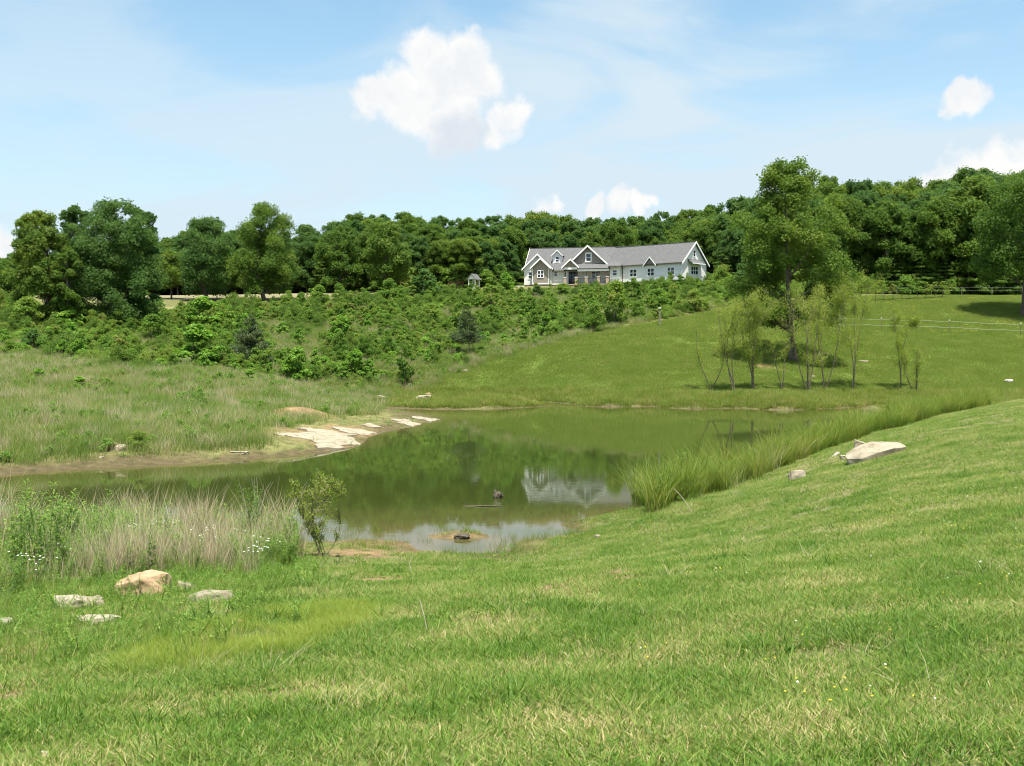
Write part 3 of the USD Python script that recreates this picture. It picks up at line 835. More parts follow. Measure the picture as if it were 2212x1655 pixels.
# porch
put('porch_roof', [slab((7.6, -2.55, ZE - .2), (16.25, -2.55, ZE - .2), (16.25, .5, 3.95), (7.6, .5, 3.95), .14)], 'roof_shingle', house, T)
put('porch_beam', [box(10.3, 16.15, -2.4, -2.15, 2.28, 2.72)], 'white_trim', house, T)
put('porch_floor', [box(7.7, 16.3, -2.3, -.02, -.22, -.02)], 'tan_stone', house, T)
put('porch_base', [box(7.8, 16.2, -2.1, -.02, -2.2, -.23)], 'tan_stone', house, T)
FE = shift(T, -2.6)
gable(house, FE, 9.05, 1.62, 3.0, 4.55, 3.4, 3.0, 'brown_siding', over=.3, trim=.22, front_over=.3, wall_half=1.35)
put('entry_beam', [box(7.75, 10.35, -.05, .2, 2.62, 3.02)], 'white_trim', house, FE)
for px in (8.0, 10.1, 11.95, 14.2, 15.85):
    ps = put('porch_post', [prism([(px - .12, .0), (px + .12, .0), (px + .09, 2.4), (px - .09, 2.4)], -2.38, -2.14)], 'dark_post', house, T)
    put('stone_pier', [box(px - .26, px + .26, -2.52, -2.0, -.2, 1.15)], 'tan_stone', ps, T)
    put('pier_cap', [box(px - .31, px + .31, -2.57, -1.95, 1.152, 1.25)], 'white_trim', ps, T)
for a, b in ((10.4, 11.65), (12.25, 13.9), (14.5, 15.55)):
    rl = [box(a, b, -2.3, -2.22, .95, 1.03), box(a, b, -2.3, -2.22, .12, .18)]
    rl += [box(x, x + .035, -2.28, -2.24, .18, .95) for x in np.arange(a + .1, b - .05, .14)]
    put('railing', rl, 'dark_post', house, T)
door = put('front_door', [box(8.25, 9.95, -.08, -.004, 0, 2.45)], 'dark_door', house, T)
for x in (8.4, 8.95, 9.5):
    for k in range(3):
        put('door_pane', [box(x + .03, x + .3, -.1, -.083, .55 + k * .5, .97 + k * .5)], 'pane', door, T)
put('transom', [box(8.3, 9.9, -.07, -.004, 2.5, 2.68)], 'white_trim', door, T)
window(house, F0, 12.65, 14.1, 1.15, 2.3, 2, 2)
# right-hand bay
FB = shift(T, -1.95)
put('bay_wall', [box(16.25, 18.1, 0, .25, 0, 3.15)], 'white_siding', house, FB)
put('bay_wall', [box(16.25, 16.5, .25, 1.95, 0, 3.15), box(17.85, 18.1, .25, 1.95, 0, 3.15)], 'white_siding', house, FB)
put('bay_roof', [slab((16.0, -2.5, 3.18), (18.35, -2.5, 3.18), (18.35, 1.2, 4.35), (16.0, 1.2, 4.35), .14)], 'roof_shingle', house, T)
put('bay_gutter', [box(16.0, 18.35, -2.62, -2.51, 3.0, 3.16)], 'gutter', house, T)
window(house, FB, 16.75, 17.5, 1.45, 2.4)
# wing, turned further towards the pond
A1 = math.radians(-40)
W = np.eye(4); W[:2, :2] = [[math.cos(A1), -math.sin(A1)], [math.sin(A1), math.cos(A1)]]
WO = np.array([(1390 / 1.0344 - CX) / FPX * 185.0, 185.0, HZ + .25])
W[:3, 3] = WO
WL, WD, WH, WR = 12.4, 8.8, 3.2, 6.95
put('wing_foundation', [box(.1, WL - .1, .1, WD - .1, -2.6, -.02)], 'tan_stone', house, W)
put('wing_front_wall', [box(-2.0, WL, 0, .25, 0, WH)], 'white_siding', house, W)
put('wing_back_wall', [box(-2.0, WL, WD - .25, WD, 0, WH)], 'white_siding', house, W)
ze = WH - .3
wr = put('wing_roof', [slab((-5.5, -.28, ze + .13), (WL + .4, -.28, ze + .13), (WL + .4, WD / 2, WR), (-5.5, WD / 2, WR), .16), slab((WL + .4, WD + .45, ze), (-5.5, WD + .45, ze), (-5.5, WD / 2, WR), (WL + .4, WD / 2, WR), .16)], 'roof_shingle', house, W)
put('ridge_cap', [box(-5.5, WL + .42, WD / 2 - .14, WD / 2 + .14, WR - .04, WR + .05)], 'roof_shingle', wr, W)
put('gutter', [box(-1.8, WL + .3, -.38, -.285, ze - .03, ze + .13)], 'gutter', wr, W)
put('corner_board', [box(-.08, .08, -.05, .1, 0, WH - .1)], 'gutter', house, W)
put('corner_board', [box(WL - .14, WL + .05, -.05, -.004, 0, WH - .1)], 'white_trim', house, W)
gable(house, shift(W, -.25), 6.1, 1.35, 2.75, 4.3, 3.2, 2.75, 'brown_siding', over=.25, trim=.15, front_over=.25, wall_half=1.2)
for x in (1.7, 5.45, 9.6):
    window(house, W, x, x + 1.3, .95, 2.2, 2, 2)
FW = frame_of(W, (WL, 0, 0), (0, 1, 0), (1, 0, 0))
put('wing_end_wall', prism([(0, 0), (WD, 0), (WD, WH - .1), (WD / 2, WR - .2), (0, WH - .1)], -.002, .25), 'white_siding', house, FW)
for sgn in (0, 1):
    xs = [-.45, WD / 2] if not sgn else [WD + .45, WD / 2]
    put('wing_rake_board', prism([(xs[0], ze - .28), (xs[0], ze + .06), (xs[1], WR + .06), (xs[1], WR - .28)], -.48, -.403), 'white_trim', house, FW)
put('triangle_panel', prism([(2.5, 3.85), (6.3, 3.85), (4.4, 6.0)], -.05, -.006), 'white_trim', house, FW)
window(house, shift(FW, -.052), 4.1, 4.7, 4.3, 5.35, trim=.12)
put('pent_roof', [slab((2.1, -1.0, 3.05), (6.7, -1.0, 3.05), (6.7, .0, 3.72), (2.1, .0, 3.72), .12)], 'roof_shingle', house, FW)
put('pent_fascia', [box(2.1, 6.7, -1.08, -1.003, 2.88, 3.04)], 'white_trim', house, FW)
window(house, FW, 3.3, 5.7, 1.15, 2.5, 3, 2)

# small things by the house
wh = GY(1024, 182)
t = thing('well_house', 'small white well house with a shingled gable roof left of the house', 'well house', (wh[0], wh[1], wh[2] - .35), -30, (.85, .85, .9))
for x, y in ((-.8, -.8), (.8, -.8), (-.8, .8), (.8, .8)):
    add('post', box(x - .09, x + .09, y - .09, y + .09, -.6, 2.2), M['white_trim'], t)
add('gable_panel', prism([(-1.0, 2.2), (1.0, 2.2), (0, 3.2)], -.95, -.85), M['white_trim'], t)
add('roof', [slab((-1.25, -1.15, 2.1), (0, -1.15, 3.35), (0, 1.15, 3.35), (-1.25, 1.15, 2.1), .1), slab((0, -1.15, 3.35), (1.25, -1.15, 2.1), (1.25, 1.15, 2.1), (0, 1.15, 3.35), .1)], M['roof_shingle'], t)
add('well_wall', box(-.7, .7, -.72, .72, -.6, .95), M['white_trim'], t)
plain('brown_wood', (.20, .12, .07), .85, .3, .01, 4, (1, 1, .2))
wb = GY(983, 184)
t = thing('wood_shed', 'low brown wooden shed left of the white well house', 'shed', (wb[0], wb[1], wb[2] + .1), 10)
add('wall', box(-1.3, 1.3, -.8, .8, -.6, 1.25), M['brown_wood'], t)
add('roof', [slab((-1.5, -1.0, 1.25), (1.5, -1.0, 1.25), (1.5, 1.0, 1.65), (-1.5, 1.0, 1.65), .1)], M['brown_wood'], t)
add('corner_post', box(1.302, 1.5, -.9, -.7, -.6, 1.9), M['brown_wood'], t)
ss = GY(1121, 187)
t = thing('side_steps', 'small white landing with steps at the left corner of the house', 'steps', (HX - .9, HY - .6, HZ - .85), -13)
add('landing', box(-.7, .8, -.6, .6, .5, .68), M['white_trim'], t)
add('riser', [box(.5, .72, -.55, .55, -1.2, .498)], M['white_trim'], t)
add('leg', box(-.62, -.5, -.5, -.38, -1.6, .498), M['white_trim'], t)

# ------------------------------------------------------------------ forest and large trees
FK = []
for k in range(7):
    p = kind_of(f'forest_tree_kind_{k}')
    rngk = np.random.default_rng(300 + k)
    make_broadleaf(p, 40 + k, 15.0, 4.2 + .5 * (k % 3), 1.6 + 1.4 * (k % 2), 120, 30000, .36, ('blue_leaf', 'forest_leaf', 'oak_leaf')[k % 3], 'grey_bark' if k % 2 else 'oak_bark', .2, power=(.42, .6, .5)[k % 3], rc=(.13, .25), limbs=12)
    FK.append(p)
SK = [(-200, 560), (0, 585), (40, 545), (90, 540), (300, 520), (345, 508), (400, 494), (490, 486), (520, 488), (600, 500), (630, 504), (655, 480), (700, 488), (735, 470), (760, 457), (800, 470), (860, 447), (900, 458), (930, 462),
      (1000, 470), (1100, 468), (1170, 455), (1250, 465), (1330, 462), (1400, 451), (1480, 458), (1540, 440), (1600, 415), (1660, 400), (1750, 395), (1830, 378), (1880, 374), (1960, 392), (2030, 385), (2090, 351), (2150, 362), (2212, 356), (2400, 350)]
SKX, SKY = np.array(SK, float).T
rng = np.random.default_rng(5)


def front(px):
    return np.interp(px, [-200, 320, 420, 640, 700, 1080, 1130, 1560, 1600, 1750, 1850, 2400], [182, 186, 190, 190, 186, 188, 213, 216, 190, 182, 178, 176])


def forest_label(px):
    if px < 640:
        return 'leafy tree in the wood behind the dry grass strip on the left', 'woodland trees on the left'
    if px < 1120:
        return 'leafy tree in the dark wood edge left of the house', 'woodland trees left of the house'
    if px < 1570:
        return 'leafy tree in the dense forest wall behind the house roof', 'forest trees behind the house'
    return 'tall leafy tree on the forested rise behind the pasture fence', 'forest trees behind the pasture'


for row in range(5):
    px = -140.0 + row * 17
    while px < 2360:
        Y = front(px) + row * 6.5 + rng.uniform(-2, 2)
        p = GY(px, Y)
        sky = np.interp(px, SKX, SKY) + (0, 0, 0, 0, 0)[row] + rng.uniform(-6, 18) + (4 - row) * rng.uniform(4, 16)
        ztop = CAMZ + (YH - sky) / FPX * Y
        hgt = max(7.0, ztop - p[2])
        s = hgt / 15.0
        sx = np.clip(s, .72, 1.25) * rng.uniform(.85, 1.12)
        lab, grp = forest_label(px)
        k = rng.integers(7)
        thing('forest_tree', lab, 'tree', p, rng.uniform(0, 360), (sx, sx, s), grp, ref=FK[k])
        px += rng.uniform(4.2, 6.0) / Y * FPX * np.clip(s, .8, 1.15)

ux, uy = [], []
for _ in range(2600):
    q_ = rng.uniform(-150, 2360)
    Y_ = front(q_) + rng.uniform(-4, 26)
    ux.append((q_ - CX) / FPX * Y_); uy.append(Y_)
ux, uy = np.array(ux), np.array(uy)
ok_ = ~((uy < 214) & (ux > -2) & (ux < 46))
pu_ = (ux / uy * FPX + CX)
ok_ &= ~((pu_ > 310) & (pu_ < 690) & (uy < front(pu_) + 9))
ux, uy = ux[ok_], uy[ok_]
ug = [shrub_mesh(850 + k, 3.0, 1.9, 22, 1500, .36) for k in range(4)]
place(ux, uy, rng, [((v, f), M['forest_leaf'] if k % 2 else M['bush_leaf'], t, False) for k, (v, f, t) in enumerate(ug)], 'forest_undergrowth', 'leafy undergrowth filling the foot of the forest', 'undergrowth', .6, 1.35, tilt=False, sink=.1)
PK = []
for k in range(3):
    p = kind_of(f'layered_evergreen_kind_{k}')
    make_conifer(p, 70 + k, 9.0, 3.2, 11, 5200, .42, 'forest_leaf', hb=.10, droop=.18, trunk_r=.16, layered=True)
    PK.append(p)
for px, Y, h in ((700, 184, 7), (740, 185, 6.5), (990, 186, 8), (1040, 190, 7.5), (1065, 193, 7), (1100, 200, 8.5), (1560, 196, 8), (1990, 175, 8), (2035, 174.5, 7), (2085, 175, 10), (2130, 174, 9), (2170, 175, 10.5), (2195, 174, 8), (2240, 174, 10), (1930, 176, 7.5)):
    p = GY(px, Y)
    s = h / 9.0
    right = px > 1500
    thing('understory_evergreen', 'layered dark evergreen under the forest edge behind the pasture' if right else 'layered evergreen in front of the dark wood left of the house', 'tree', p, rng.uniform(0, 360), (s, s, s), 'evergreens at the pasture forest edge' if right else 'evergreens at the wood edge left of the house', ref=PK[rng.integers(3)])


def own_tree(name, label, px, Y, top, width_px, seed, n_clump, n_leaf, leaf, lm, hbf=.12, power=.5, trunk_r=.3, bark_='oak_bark', rc=(.16, .28), base=None, lean=0.0, limbs=18, extra=()):
    p = GY(px, Y) if base is None else base
    Y = p[1]
    H = CAMZ + (YH - top) / FPX * Y - p[2]
    R = width_px / 2 / FPX * Y
    t = thing(name, label, 'tree', p, 0)
    make_broadleaf(t, seed, H, R, H * hbf, n_clump, n_leaf, leaf, lm, bark_, trunk_r, power, rc, limbs=limbs, lean=lean, extra=extra)
    return t


oakp = G(1714, 778)
own_tree('oak_tree', 'large solitary oak tree standing in the mown pasture beside the pond', 1714, 0, 338, 262, 11, 170, 60000, .29, 'oak_leaf', hbf=.17, power=.72, trunk_r=.36, rc=(.11, .20), base=oakp, limbs=34, lean=-.16, extra=[((-5.6, -1.0, 6.6), 1.5), ((-4.2, -1.8, 5.6), 1.4), ((-2.6, -1.6, 5.2), 1.2), ((-6.4, .4, 8.2), 1.6), ((-3.4, 1.2, 6.8), 1.6), ((3.6, .6, 7.6), 1.5), ((5.0, -.8, 9.0), 1.5), ((1.8, -1.6, 7.2), 1.2)])
rp = G(2212, 680)
own_tree('pasture_tree', 'broad dark shade tree at the right edge of the pasture', 2226, 0, 385, 215, 12, 110, 34000, .34, 'forest_leaf', hbf=.27, power=.45, trunk_r=.42, base=rp)
own_tree('broadleaf_tree', 'big rounded blue-green tree, tallest of the group on the left hillside', 246, 126, 432, 178, 13, 160, 52000, .27, 'blue_leaf', hbf=.05, power=.5, rc=(.16, .26))
own_tree('broadleaf_tree', 'yellowish olive leafy tree nearest the left edge of the hillside', 92, 122, 452, 132, 14, 130, 38000, .28, 'oak_leaf', hbf=.10, power=.55, rc=(.15, .25))
own_tree('broadleaf_tree', 'slim dark tree squeezed between the olive tree and the big rounded tree', 165, 130, 444, 84, 15, 70, 20000, .32, 'blue_leaf', hbf=.12, power=.45, rc=(.2, .34))
own_tree('broadleaf_tree', 'dark crown rising just right of the big rounded tree', 305, 131, 448, 84, 16, 60, 18000, .32, 'blue_leaf', hbf=.08, power=.42, rc=(.2, .34))
own_tree('broadleaf_tree', 'low olive tree filling the gap under the slim dark tree', 150, 121, 540, 70, 26, 50, 12000, .28, 'oak_leaf', hbf=.1, power=.42, rc=(.18, .3))
own_tree('broadleaf_tree', 'dark round tree standing on the dry grass strip beside the wood', 450, 163, 473, 135, 17, 100, 30000, .30, 'blue_leaf', hbf=.10, power=.4, rc=(.17, .28))
own_tree('broadleaf_tree', 'pointed green tree, tallest on the dry grass strip', 574, 161, 438, 142, 18, 110, 34000, .30, 'forest_leaf', hbf=.09, power=.62, rc=(.16, .27))
own_tree('broadleaf_tree', 'small pale tree with a thin trunk left of the dark round tree', 372, 166, 545, 80, 19, 40, 7000, .36, 'oak_leaf', hbf=.22, power=.4, rc=(.2, .32), trunk_r=.16)
own_tree('broadleaf_tree', 'rounded tree standing forward of the wood edge below the left skyline hump', 838, 176, 470, 110, 20, 60, 13000, .4, 'forest_leaf', hbf=.1, power=.42, rc=(.17, .28))
own_tree('broadleaf_tree', 'light green leafy tree left of the rounded one at the wood edge', 735, 180, 500, 95, 21, 50, 10000, .4, 'oak_leaf', hbf=.14, power=.42, rc=(.18, .3))
own_tree('broadleaf_tree', 'bushy tree at the far left picture edge behind the olive tree', 8, 150, 566, 120, 22, 50, 10000, .36, 'oak_leaf', hbf=.08, power=.4, rc=(.18, .3))

# ------------------------------------------------------------------ shrubs on the slope
SH = {}
for nm, (H, R, nc, nl, lf, lm, colm) in {
        'round_bush': (3.0, 1.7, 34, 3600, .19, 'bush_leaf', False), 'bright_sapling': (3.6, 1.45, 34, 2600, .27, 'bright_leaf', False),
        'tall_bush': (3.6, 1.2, 34, 3400, .19, 'bush_leaf', True), 'dark_bush': (3.0, 1.6, 34, 3600, .2, 'blue_leaf', False)}.items():
    SH[nm] = []
    for k in range(3):
        p = kind_of(f'{nm}_kind_{k}')
        make_shrub(p, 500 + len(SH) * 10 + k, H, R, nc, nl, lf, M[lm] and lm, colm)
        SH[nm].append((p, H, R))
pk = kind_of('young_pine_kind')
make_conifer(pk, 90, 4.0, 1.7, 13, 9000, .34, 'pine_leaf', hb=.05, trunk_r=.07)
pk2 = kind_of('thin_pine_kind')
make_conifer(pk2, 91, 4.0, 1.35, 9, 3200, .34, 'pine_leaf', hb=.22, trunk_r=.05)
SH['young_pine'] = [(pk, 4.0, 1.7)]
SH['thin_pine'] = [(pk2, 4.0, 1.35)]

SHRUBS = [
    ('bright_sapling', 'glossy bright green sapling standing alone at mid slope, left of centre', 735, 748, 70, 66),
    ('bright_sapling', 'broad bright sapling with glossy leaves left of the dark young pine', 430, 797, 100, 120),
    ('bright_sapling', 'tall leafy sapling above and behind the glossy one left of the pine', 442, 712, 74, 92),
    ('young_pine', 'dense dark young pine on the lower brush slope', 541, 800, 122, 84),
    ('bright_sapling', 'rounded bright bush at the foot of the slope right of the dark pine', 640, 828, 80, 74),
    ('bright_sapling', 'bright leafy bush near the foot of the slope between two others', 768, 818, 66, 66),
    ('tall_bush', 'narrow dark sapling at the corner where brush meets mown pasture', 874, 834, 96, 46),
    ('thin_pine', 'thin scraggly pine with visible trunk at the edge of the mown pasture', 1010, 766, 104, 66),
    ('bright_sapling', 'small upright bright sapling at the pasture edge below the house', 1180, 726, 54, 40),
    ('round_bush', 'dark bush with shaded foot at the pasture edge below the house wing', 1330, 700, 92, 84),
    ('round_bush', 'wide green bush on the pasture edge, lowest of those below the wing', 1285, 716, 60, 56),
    ('dark_bush', 'big rounded dark bush against the wood, left of the well house', 915, 650, 66, 90),
    ('bright_sapling', 'pointed bright sapling between the well house and the house', 1093, 636, 50, 44),
    ('round_bush', 'olive bush on the slope crest under the wood edge', 842, 655, 56, 70),
    ('round_bush', 'mid green bush in front of the wood, beside the dry grass strip', 690, 665, 48, 60),
    ('round_bush', 'leafy bush under the olive tree at the far left', 60, 712, 70, 90),
    ('bright_sapling', 'pale green bush at the foot of the big rounded tree', 150, 712, 66, 84),
    ('dark_bush', 'dark low bush in front of the leftmost trees', 75, 760, 50, 70),
    ('round_bush', 'bushy clump in the brush right of the big rounded tree', 330, 735, 56, 80),
    ('round_bush', 'feathery bush against the white end wall of the house', 1440, 640, 34, 56),
    ('round_bush', 'bush at the right end of the house, beside the wing gable', 1560, 640, 66, 70),
    ('dark_bush', 'green bush between the house and the solitary oak', 1600, 645, 60, 72),
    ('round_bush', 'soft green bush behind the oak at the pasture corner', 1820, 636, 40, 70),
    ('dark_bush', 'large rounded bush at the forest foot right of the oak', 1868, 630, 76, 84),
    ('dark_bush', 'dark cone-shaped bush behind the pasture fence', 1985, 632, 60, 46),
    ('dark_bush', 'second dark bush behind the fence, beside the sapling row', 2045, 632, 58, 60),
    ('bright_sapling', 'small leafy bush on the meadow bank left of the pond', 172, 842, 32, 46),
    ('bright_sapling', 'small pale bush high on the left meadow bank near the picture edge', 85, 822, 28, 40),
    ('round_bush', 'leafy green clump by the waterline on the left bank', 300, 972, 44, 66),
    ('round_bush', 'dark foliage clump hugging the trunk line below the porch', 1215, 640, 28, 50),
    ('dark_bush', 'dark bush in front of the brown gable of the house', 1160, 643, 26, 40),
    ('tall_bush', 'upright bush in the brush below the middle of the house', 1060, 668, 52, 46),
    ('tall_bush', 'upright leafy bush at mid slope above the thin pine', 1000, 712, 62, 50),
    ('round_bush', 'rounded bush half way up the slope right of the lone bright sapling', 930, 700, 44, 70),
    ('round_bush', 'yellow-green bush on the left slope above the meadow', 250, 775, 44, 80),
    ('round_bush', 'reddish tinged bush at the left foot of the brush', 285, 790, 38, 54),
    ('bright_sapling', 'little bright bush at the foot of the dark pine', 540, 828, 32, 44),
    ('tall_bush', 'leafy bush before the wing, covering its middle windows', 1365, 655, 56, 40),
    ('round_bush', 'wide bush below the wing of the house', 1420, 668, 46, 80),
    ('round_bush', 'bush at the upper pasture edge left of the post', 1500, 672, 50, 70),
]
rng = np.random.default_rng(77)
for nm, lab, px, py, hp, wp in SHRUBS:
    p = G(px, py)
    Y = p[1]
    k, H, R = SH[nm][rng.integers(len(SH[nm]))]
    sz, sx = hp / FPX * Y / H, wp / 2 / FPX * Y / R
    p = p - np.array([0, 0, .1])
    thing({'young_pine': 'pine_tree', 'thin_pine': 'pine_tree', 'bright_sapling': 'sapling'}.get(nm, 'bush'), lab, {'young_pine': 'pine tree', 'thin_pine': 'pine tree', 'bright_sapling': 'sapling'}.get(nm, 'bush'), p, rng.uniform(0, 360), (sx, sx, sz), ref=k)

BRUSH = [(-60, 768), (100, 772), (210, 790), (330, 797), (450, 802), (620, 828), (760, 830), (850, 838), (900, 822), (960, 795), (1130, 744), (1290, 710), (1420, 690), (1560, 664), (1690, 646), (1800, 636), (1860, 628), (1700, 622), (1560, 612), (1450, 622),
         (1300, 626), (1135, 634), (1000, 636), (640, 652), (350, 672), (250, 690), (-60, 650)]
rng = np.random.default_rng(21)


def sample(n, x0, x1, y0, y1, test):
    x, y = rng.uniform(x0, x1, n), rng.uniform(y0, y1, n)
    k = test(x, y)
    return x[k], y[k]


def in_px(poly):
    return lambda x, y: in_poly(poly, proj(np.stack([x, y, height(x, y)], 1)))


protos = []
for k, (H_, R_, nc_, nl_, lf_, lm_) in enumerate(((1.3, 1.2, 26, 2900, .125, 'bush_leaf'), (2.2, 1.1, 30, 3300, .13, 'bush_leaf'), (.8, 1.3, 24, 2300, .12, 'bush_leaf'), (1.7, .8, 18, 1300, .19, 'bright_leaf'), (1.0, 1.0, 16, 1100, .2, 'bright_leaf'),
                                                  (1.6, 1.5, 30, 2900, .13, 'forest_leaf'), (2.5, 1.3, 30, 3000, .14, 'bush_leaf'), (1.2, .9, 20, 2000, .10, 'weed_leaf'), (2.6, .8, 20, 1500, .15, 'bush_leaf'))):
    v, f, t = shrub_mesh(800 + k, H_, R_, nc_, nl_, lf_)
    protos.append(((v, f), M[lm_], t, False))
bx, by = sample(25000, -85, 62, 88, 190, in_px(BRUSH))
dens = meshkit.fbm(np.stack([bx / 7, by / 9, 0 * bx], 1), 3, 8)
bpx = proj(np.stack([bx, by, height(bx, by)], 1))
open_ = in_poly([(560, 700), (1110, 690), (1200, 735), (900, 815), (620, 800)], bpx)
keep = (rng.uniform(0, 1, len(bx)) < np.clip((dens - .34) * 3.2, .16, 1) * np.where(open_, .62, .85))
bx, by, bpx = bx[keep], by[keep], bpx[keep]
sp_n = meshkit.fbm(np.stack([bx / 5, by / 6, 0 * bx], 1), 2, 18) + rng.normal(0, .16, len(bx))
idx = np.digitize(sp_n, [.30, .38, .44, .50, .55, .61, .67, .74])
idx = np.array([5, 0, 2, 7, 1, 4, 3, 8, 2])[idx]
s_ = rng.uniform(.45, 1.0, len(bx)) + .55 * rng.uniform(0, 1, len(bx)) ** 4
s_ *= np.where((bpx[:, 1] < 665) & (bpx[:, 0] > 1080) & (bpx[:, 0] < 1560), np.interp(bpx[:, 0], [1100, 1330, 1420, 1560], [.75, .8, 1.1, 1.2]), 1.0)
bz = height(bx, by) - .08
scatter('slope_brush', 'tangled low brush and scrub covering the hillside below the house', 'brush', protos, np.stack([bx, by, bz], 1), quats(np.tile([0, 0, 1.0], (len(bx), 1)), rng.uniform(0, 6.28, len(bx))), np.stack([s_, s_, s_ * rng.uniform(.8, 1.2, len(bx))], 1), idx)
print('brush', len(bx))

# ------------------------------------------------------------------ grasses
rng = np.random.default_rng(31)
# meadow on the left bank, under the brush and along the field's edge
mp = []
for k in range(5):
    mp.append((blades(130, .75, .25, .85, .020, np.random.default_rng(k), lean=.22, curl=.3, tint=(.0, .95)), 'meadow_blade'))
mp.append((blades(90, .6, .4, 1.0, .016, np.random.default_rng(9), lean=.18, curl=.2, tint=(.2, 1)), 'dry_blade'))
sv, sf, st = shrub_mesh(903, .5, .5, 9, 420, .10)
protos = [((v, f), M[m], t, False) for (v, f, t), m in mp] + [((sv, sf), M['weed_leaf'], st, False)]
MEADOW = [(-80, 1010), (60, 1006), (200, 996), (400, 986), (560, 968), (600, 930), (700, 905), (800, 895), (840, 870), (900, 845), (1000, 800), (1150, 752), (1300, 715), (1420, 690), (1560, 664), (1700, 640), (1560, 615), (1300, 622), (1100, 632), (640, 655), (300, 690), (-80, 690)]
mx, my = sample(44000, -66, 46, 46, 186, in_px(MEADOW))
zz = zones(mx, my, height(mx, my))
keep = rng.uniform(0, 1, len(mx)) > np.clip(zz['mud'] * 1.4 + zz['dirt'] * 1.5, 0, 1)

mx, my = mx[keep], my[keep]
print('meadow', len(mx))
dry = meshkit.fbm(np.stack([mx / 6, my / 9, 0 * mx], 1), 3, 2)
w = [.15] * 5 + [.13, .12]
place(mx, my, rng, protos, 'meadow_grass', 'tall mixed meadow grass and weeds on the left bank', 'grass', .6, 1.2, sink=.03, weights=w)

# mown pasture: short tufts
fp = [((v, f), M['field_blade'], t, False) for v, f, t in (blades(170, 1.0, .05, .16, .035, np.random.default_rng(50 + k), lean=.3, curl=.3, tintpow=1.3) for k in range(5))]
fx, fy = sample(26000, -14, 84, 97, 166, lambda x, y: in_px(FIELD)(x, y))
zz = zones(fx, fy, height(fx, fy))
keep = rng.uniform(0, 1, len(fx)) > zz['dirt'] + zz['mud'] * .8
fx, fy = fx[keep], fy[keep]
print('field', len(fx))
place(fx, fy, rng, fp, 'pasture_grass', 'short mown pasture grass on the slope across the pond', 'grass', .8, 1.3, sink=.01)
# ranker grass along the far waterline
ep = [((v, f), M['reed_blade' if k % 2 else 'field_blade'], t, False) for k, (v, f, t) in enumerate(blades(110, .55, .2, .6, .03, np.random.default_rng(60 + k), lean=.25, curl=.3) for k in range(4))]
ex, ey = sample(14000, -14, 60, 92, 112, lambda x, y: (height(x, y) > .10) & (height(x, y) < 1.15))
keep = rng.uniform(0, 1, len(ex)) < np.where(ex > 14, .75, .55)
ex, ey = ex[keep], ey[keep]
place(ex, ey, rng, ep, 'shore_grass', 'ranker green grass fringing the far shore of the pond', 'grass', .6, 1.2, sink=.02)

# lawn on the near bank: short fine grass, coarse tufts, straw
def seen(x, y):
    return (y > 2.6) & (np.abs(x) < .56 * y + 1.2)


lawn = []
for k in range(8):
    r_ = np.random.default_rng(100 + k)
    a = blades(52 + 12 * (k % 3), .23, .025, .10, .0100, r_, lean=.5, curl=.6, tint=(.0, .75), seg=3)
    b = blades(42, .23, .010, .06, .0085, r_, lean=1.4, curl=.5, tint=(.60, 1.15), seg=2)
    lawn.append(join(a, b))
protos = [((v, f), M['lawn_blade'], t, False) for v, f, t in lawn]
LX, LY = [], []
for n_, x0, x1, y0, y1 in ((9000, -5, 5, 2.6, 8), (24000, -11, 11, 8, 18), (26000, -18, 20, 18, 36), (26000, -2, 42, 30, 72)):
    a, b = sample(n_, x0, x1, y0, y1, lambda x, y: seen(x, y) & (height(x, y) > .06))
    LX.append(a); LY.append(b)
lx, ly = np.concatenate(LX), np.concatenate(LY)
lz = height(lx, ly)
nearside = ly < np.interp(lx, [-30, -12, 0, 5.7, 10.5, 17, 25, 34, 41], [33, 31, 33.5, 37.5, 46, 57, 69.5, 82, 90])
zz = zones(lx, ly, lz)
thin_ = meshkit.fbm(np.stack([lx / .75, ly / .75, 0 * lx], 1), 3, 91)
keep = nearside & (rng.uniform(0, 1, len(lx)) > np.clip(zz['mud'] * .8 + zz['dirt'] * 1.05, 0, .97)) & (rng.uniform(0, 1, len(lx)) < np.clip(.42 + (thin_ - .38) * 4.0, .22, 1))
lpx = proj(np.stack([lx, ly, lz], 1))
CHART = [(330, 1425), (520, 1355), (700, 1325), (760, 1340), (640, 1395), (470, 1440), (300, 1450)]
keep &= ~(in_poly(CHART, lpx + (meshkit.fbm(np.stack([lx / .6, ly / .6, 0 * lx], 1), 3, 61) - .5)[:, None] * [160, 70]) & (rng.uniform(0, 1, len(lx)) < .55))
lx, ly = lx[keep], ly[keep]
print('lawn', len(lx))
place(lx, ly, rng, protos, 'lawn_grass', 'mown bright green grass with dry blades on the near bank', 'grass', .75, 1.25, sink=.006)
fx_, fy_ = sample(16000, -9, 0, 9, 18, in_px([(220, 1440), (420, 1360), (560, 1325), (760, 1300), (820, 1330), (660, 1405), (480, 1455), (300, 1480)]))
keep = rng.uniform(0, 1, len(fx_)) < np.clip((meshkit.fbm(np.stack([fx_ / .7, fy_ / .7, 0 * fx_], 1), 3, 62) - .36) * 3, 0, .55)
fx_, fy_ = fx_[keep], fy_[keep]
fg = [((v, f), M['willow_leaf'], t, False) for v, f, t in (blades(90, .2, .04, .15, .005, np.random.default_rng(180 + k), lean=.25, curl=.4, seg=2, tint=(.2, .85)) for k in range(4))]
place(fx_, fy_, rng, fg, 'fine_grass', 'patch of fine yellowish grass between the stones and the lawn', 'grass', .7, 1.2, sink=.005)

